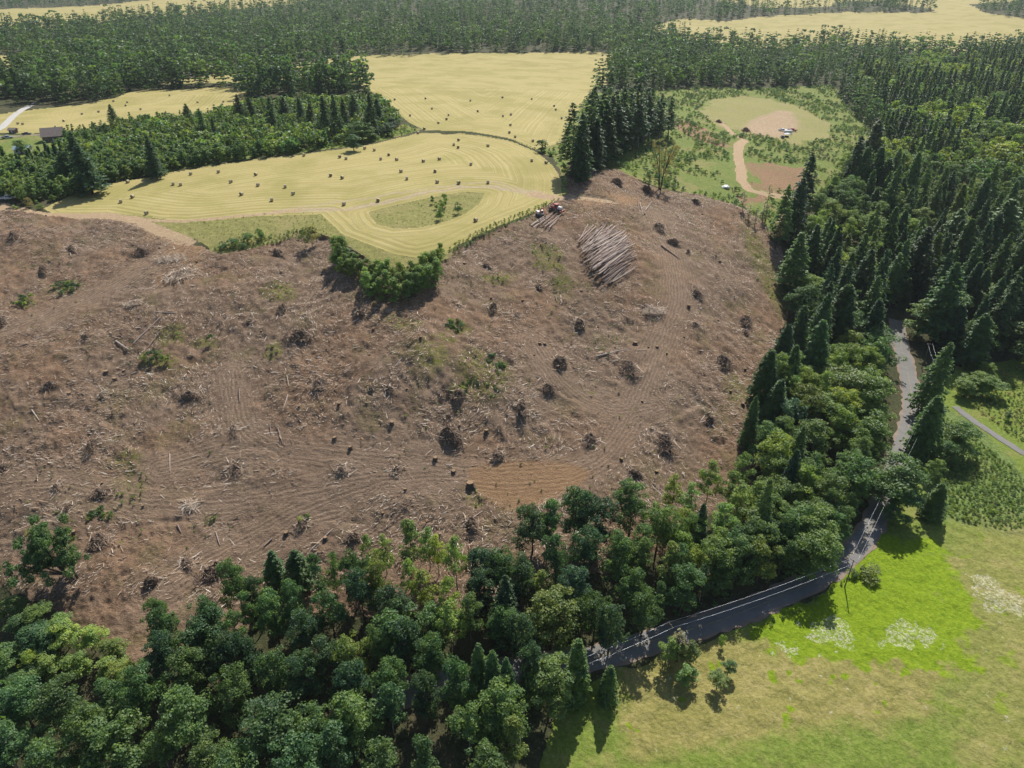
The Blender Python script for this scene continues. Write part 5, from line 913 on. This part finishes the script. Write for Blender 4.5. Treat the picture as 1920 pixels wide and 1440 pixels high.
x, y = G(1237, 356); st = []; bl = []
for i, (ex, ez) in enumerate([(-5.5, 24), (-3, 25), (4.5, 24), (6.5, 22), (1.5, 23)]):
    s_ = -1 if ex < 0 else 1; st.append(([Vector((s_ * .3, 0, 0)), Vector((s_ * 1.0, 0, 8)), Vector((ex * .6, random.uniform(-1, 1), 16)), Vector((ex, random.uniform(-2, 2), ez))], [.4, .28, .18, .05]))
    for _ in range(15): t = random.uniform(.35, 1); bl.append(((ex * t + random.gauss(0, .9), random.gauss(0, 1.6), ez * t + random.gauss(0, 1.2)), random.uniform(.6, 1.15)))
special('twin_stemmed_tree', x, y, st, bl, 'dry', 'tall sparse tree with forked bare stems at the top edge of the clearcut', 'tree', BARK, .28, 100)

# ---- labels of the trees
def cell_of(t, u, v):
    r_ = t['reg']
    if r_.startswith(L1) or (r_.startswith(L2) and v > 1000):
        for lim, nm in ((230, 'in the lower left corner'), (420, 'along the bottom left below the leaning tree'), (640, 'in the front woods right of the leaning tree'), (860, 'in the pale front thicket below the skid tracks'), (1080, 'in the front woods below the orange pad'), (1290, 'in the front woods right of the orange pad'), (1480, 'in the front woods above the shaded road'), (3000, 'inside the bend of the shaded road')):
            if u < lim: return nm
    if r_.startswith(L2):
        side = 'left' if u < (1560 if v > 450 else 1650) else 'middle' if u < 1760 else 'right'
        row = 'level with the road bend' if v > 780 else 'level with the sunlit road' if v > 620 else 'level with the log deck' if v > 440 else 'near the dirt pad' if v > 320 else 'at the far top'
        return 'of the right-hand woods, %s side, %s' % (side, row)
    return {'grove': 'in the grove below the field tip', L3: 'in the fir row', L4: 'in the upper left wood'}.get(r_, 'in the ' + r_ if not r_.startswith(('field', 'rough', 'meadow', 'regrowth')) else 'on the ' + r_)
TW = {'dark': 'dark green', 'deep': 'deep green', 'mid': 'mid green', 'olive': 'olive green', 'light': 'pale green', 'lime': 'yellow-green', 'blue': 'blue-green', 'dry': 'brownish'}
KW = {'maple': ('round tree', 'tree'), 'alder': ('airy tree', 'tree'), 'poplar': ('slim sapling', 'tree'), 'sapling': ('leafy sapling', 'tree'), 'fir': ('pointed fir', 'conifer'), 'cedar': ('dense conifer', 'conifer'), 'tallfir': ('tall fir', 'conifer'), 'snag': ('nearly bare tree', 'tree'), 'bush': ('bush', 'bush')}
def ordn(k): return '%d%s' % (k, 'th' if 10 <= k % 100 <= 20 else {1: 'st', 2: 'nd', 3: 'rd'}.get(k % 10, 'th'))
grp = {}
for t in TREES:
    u, v = proj(t['x'], t['y'], gz(t['x'], t['y']) + t['h'] * .7); t['u'] = u; grp.setdefault((cell_of(t, u, v), TW[t['tone']] + ' ' + KW[t['kind']][0]), []).append(t)
for (cell, what), ts in grp.items():
    ts.sort(key=lambda t: t['u'])
    for k, t in enumerate(ts):
        lab = '%s %s' % (what, cell) + ('' if len(ts) == 1 else ', %s from left' % ordn(k + 1)); lab = ' '.join(lab.split()[:16])
        tag(t['o'], lab, KW[t['kind']][1], (KW[t['kind']][0] + 's ' + cell) if len(ts) > 1 else None)

# ---- thin summer haze
m = bpy.data.materials.new('haze_air'); m.use_nodes = True; t = m.node_tree; t.nodes.remove(t.nodes['Principled BSDF']); pv = t.nodes.new('ShaderNodeVolumePrincipled'); pv.inputs['Color'].default_value = (.80, .88, .97, 1); pv.inputs['Density'].default_value = .000045; pv.inputs['Anisotropy'].default_value = .2
t.links.new(pv.outputs[0], t.nodes['Material Output'].inputs['Volume'])
xm, ym, zm = 2.4 * 9100, 9100, float(np.max(Zc)) + 60
b = MB(); b.box((0, (ym - 300) / 2 , (max(170, zm) - 8) / 2), (2 * xm, ym + 300, max(170, zm) + 8)); tag(link('haze', b.data('haze', [m])), kind='stuff')
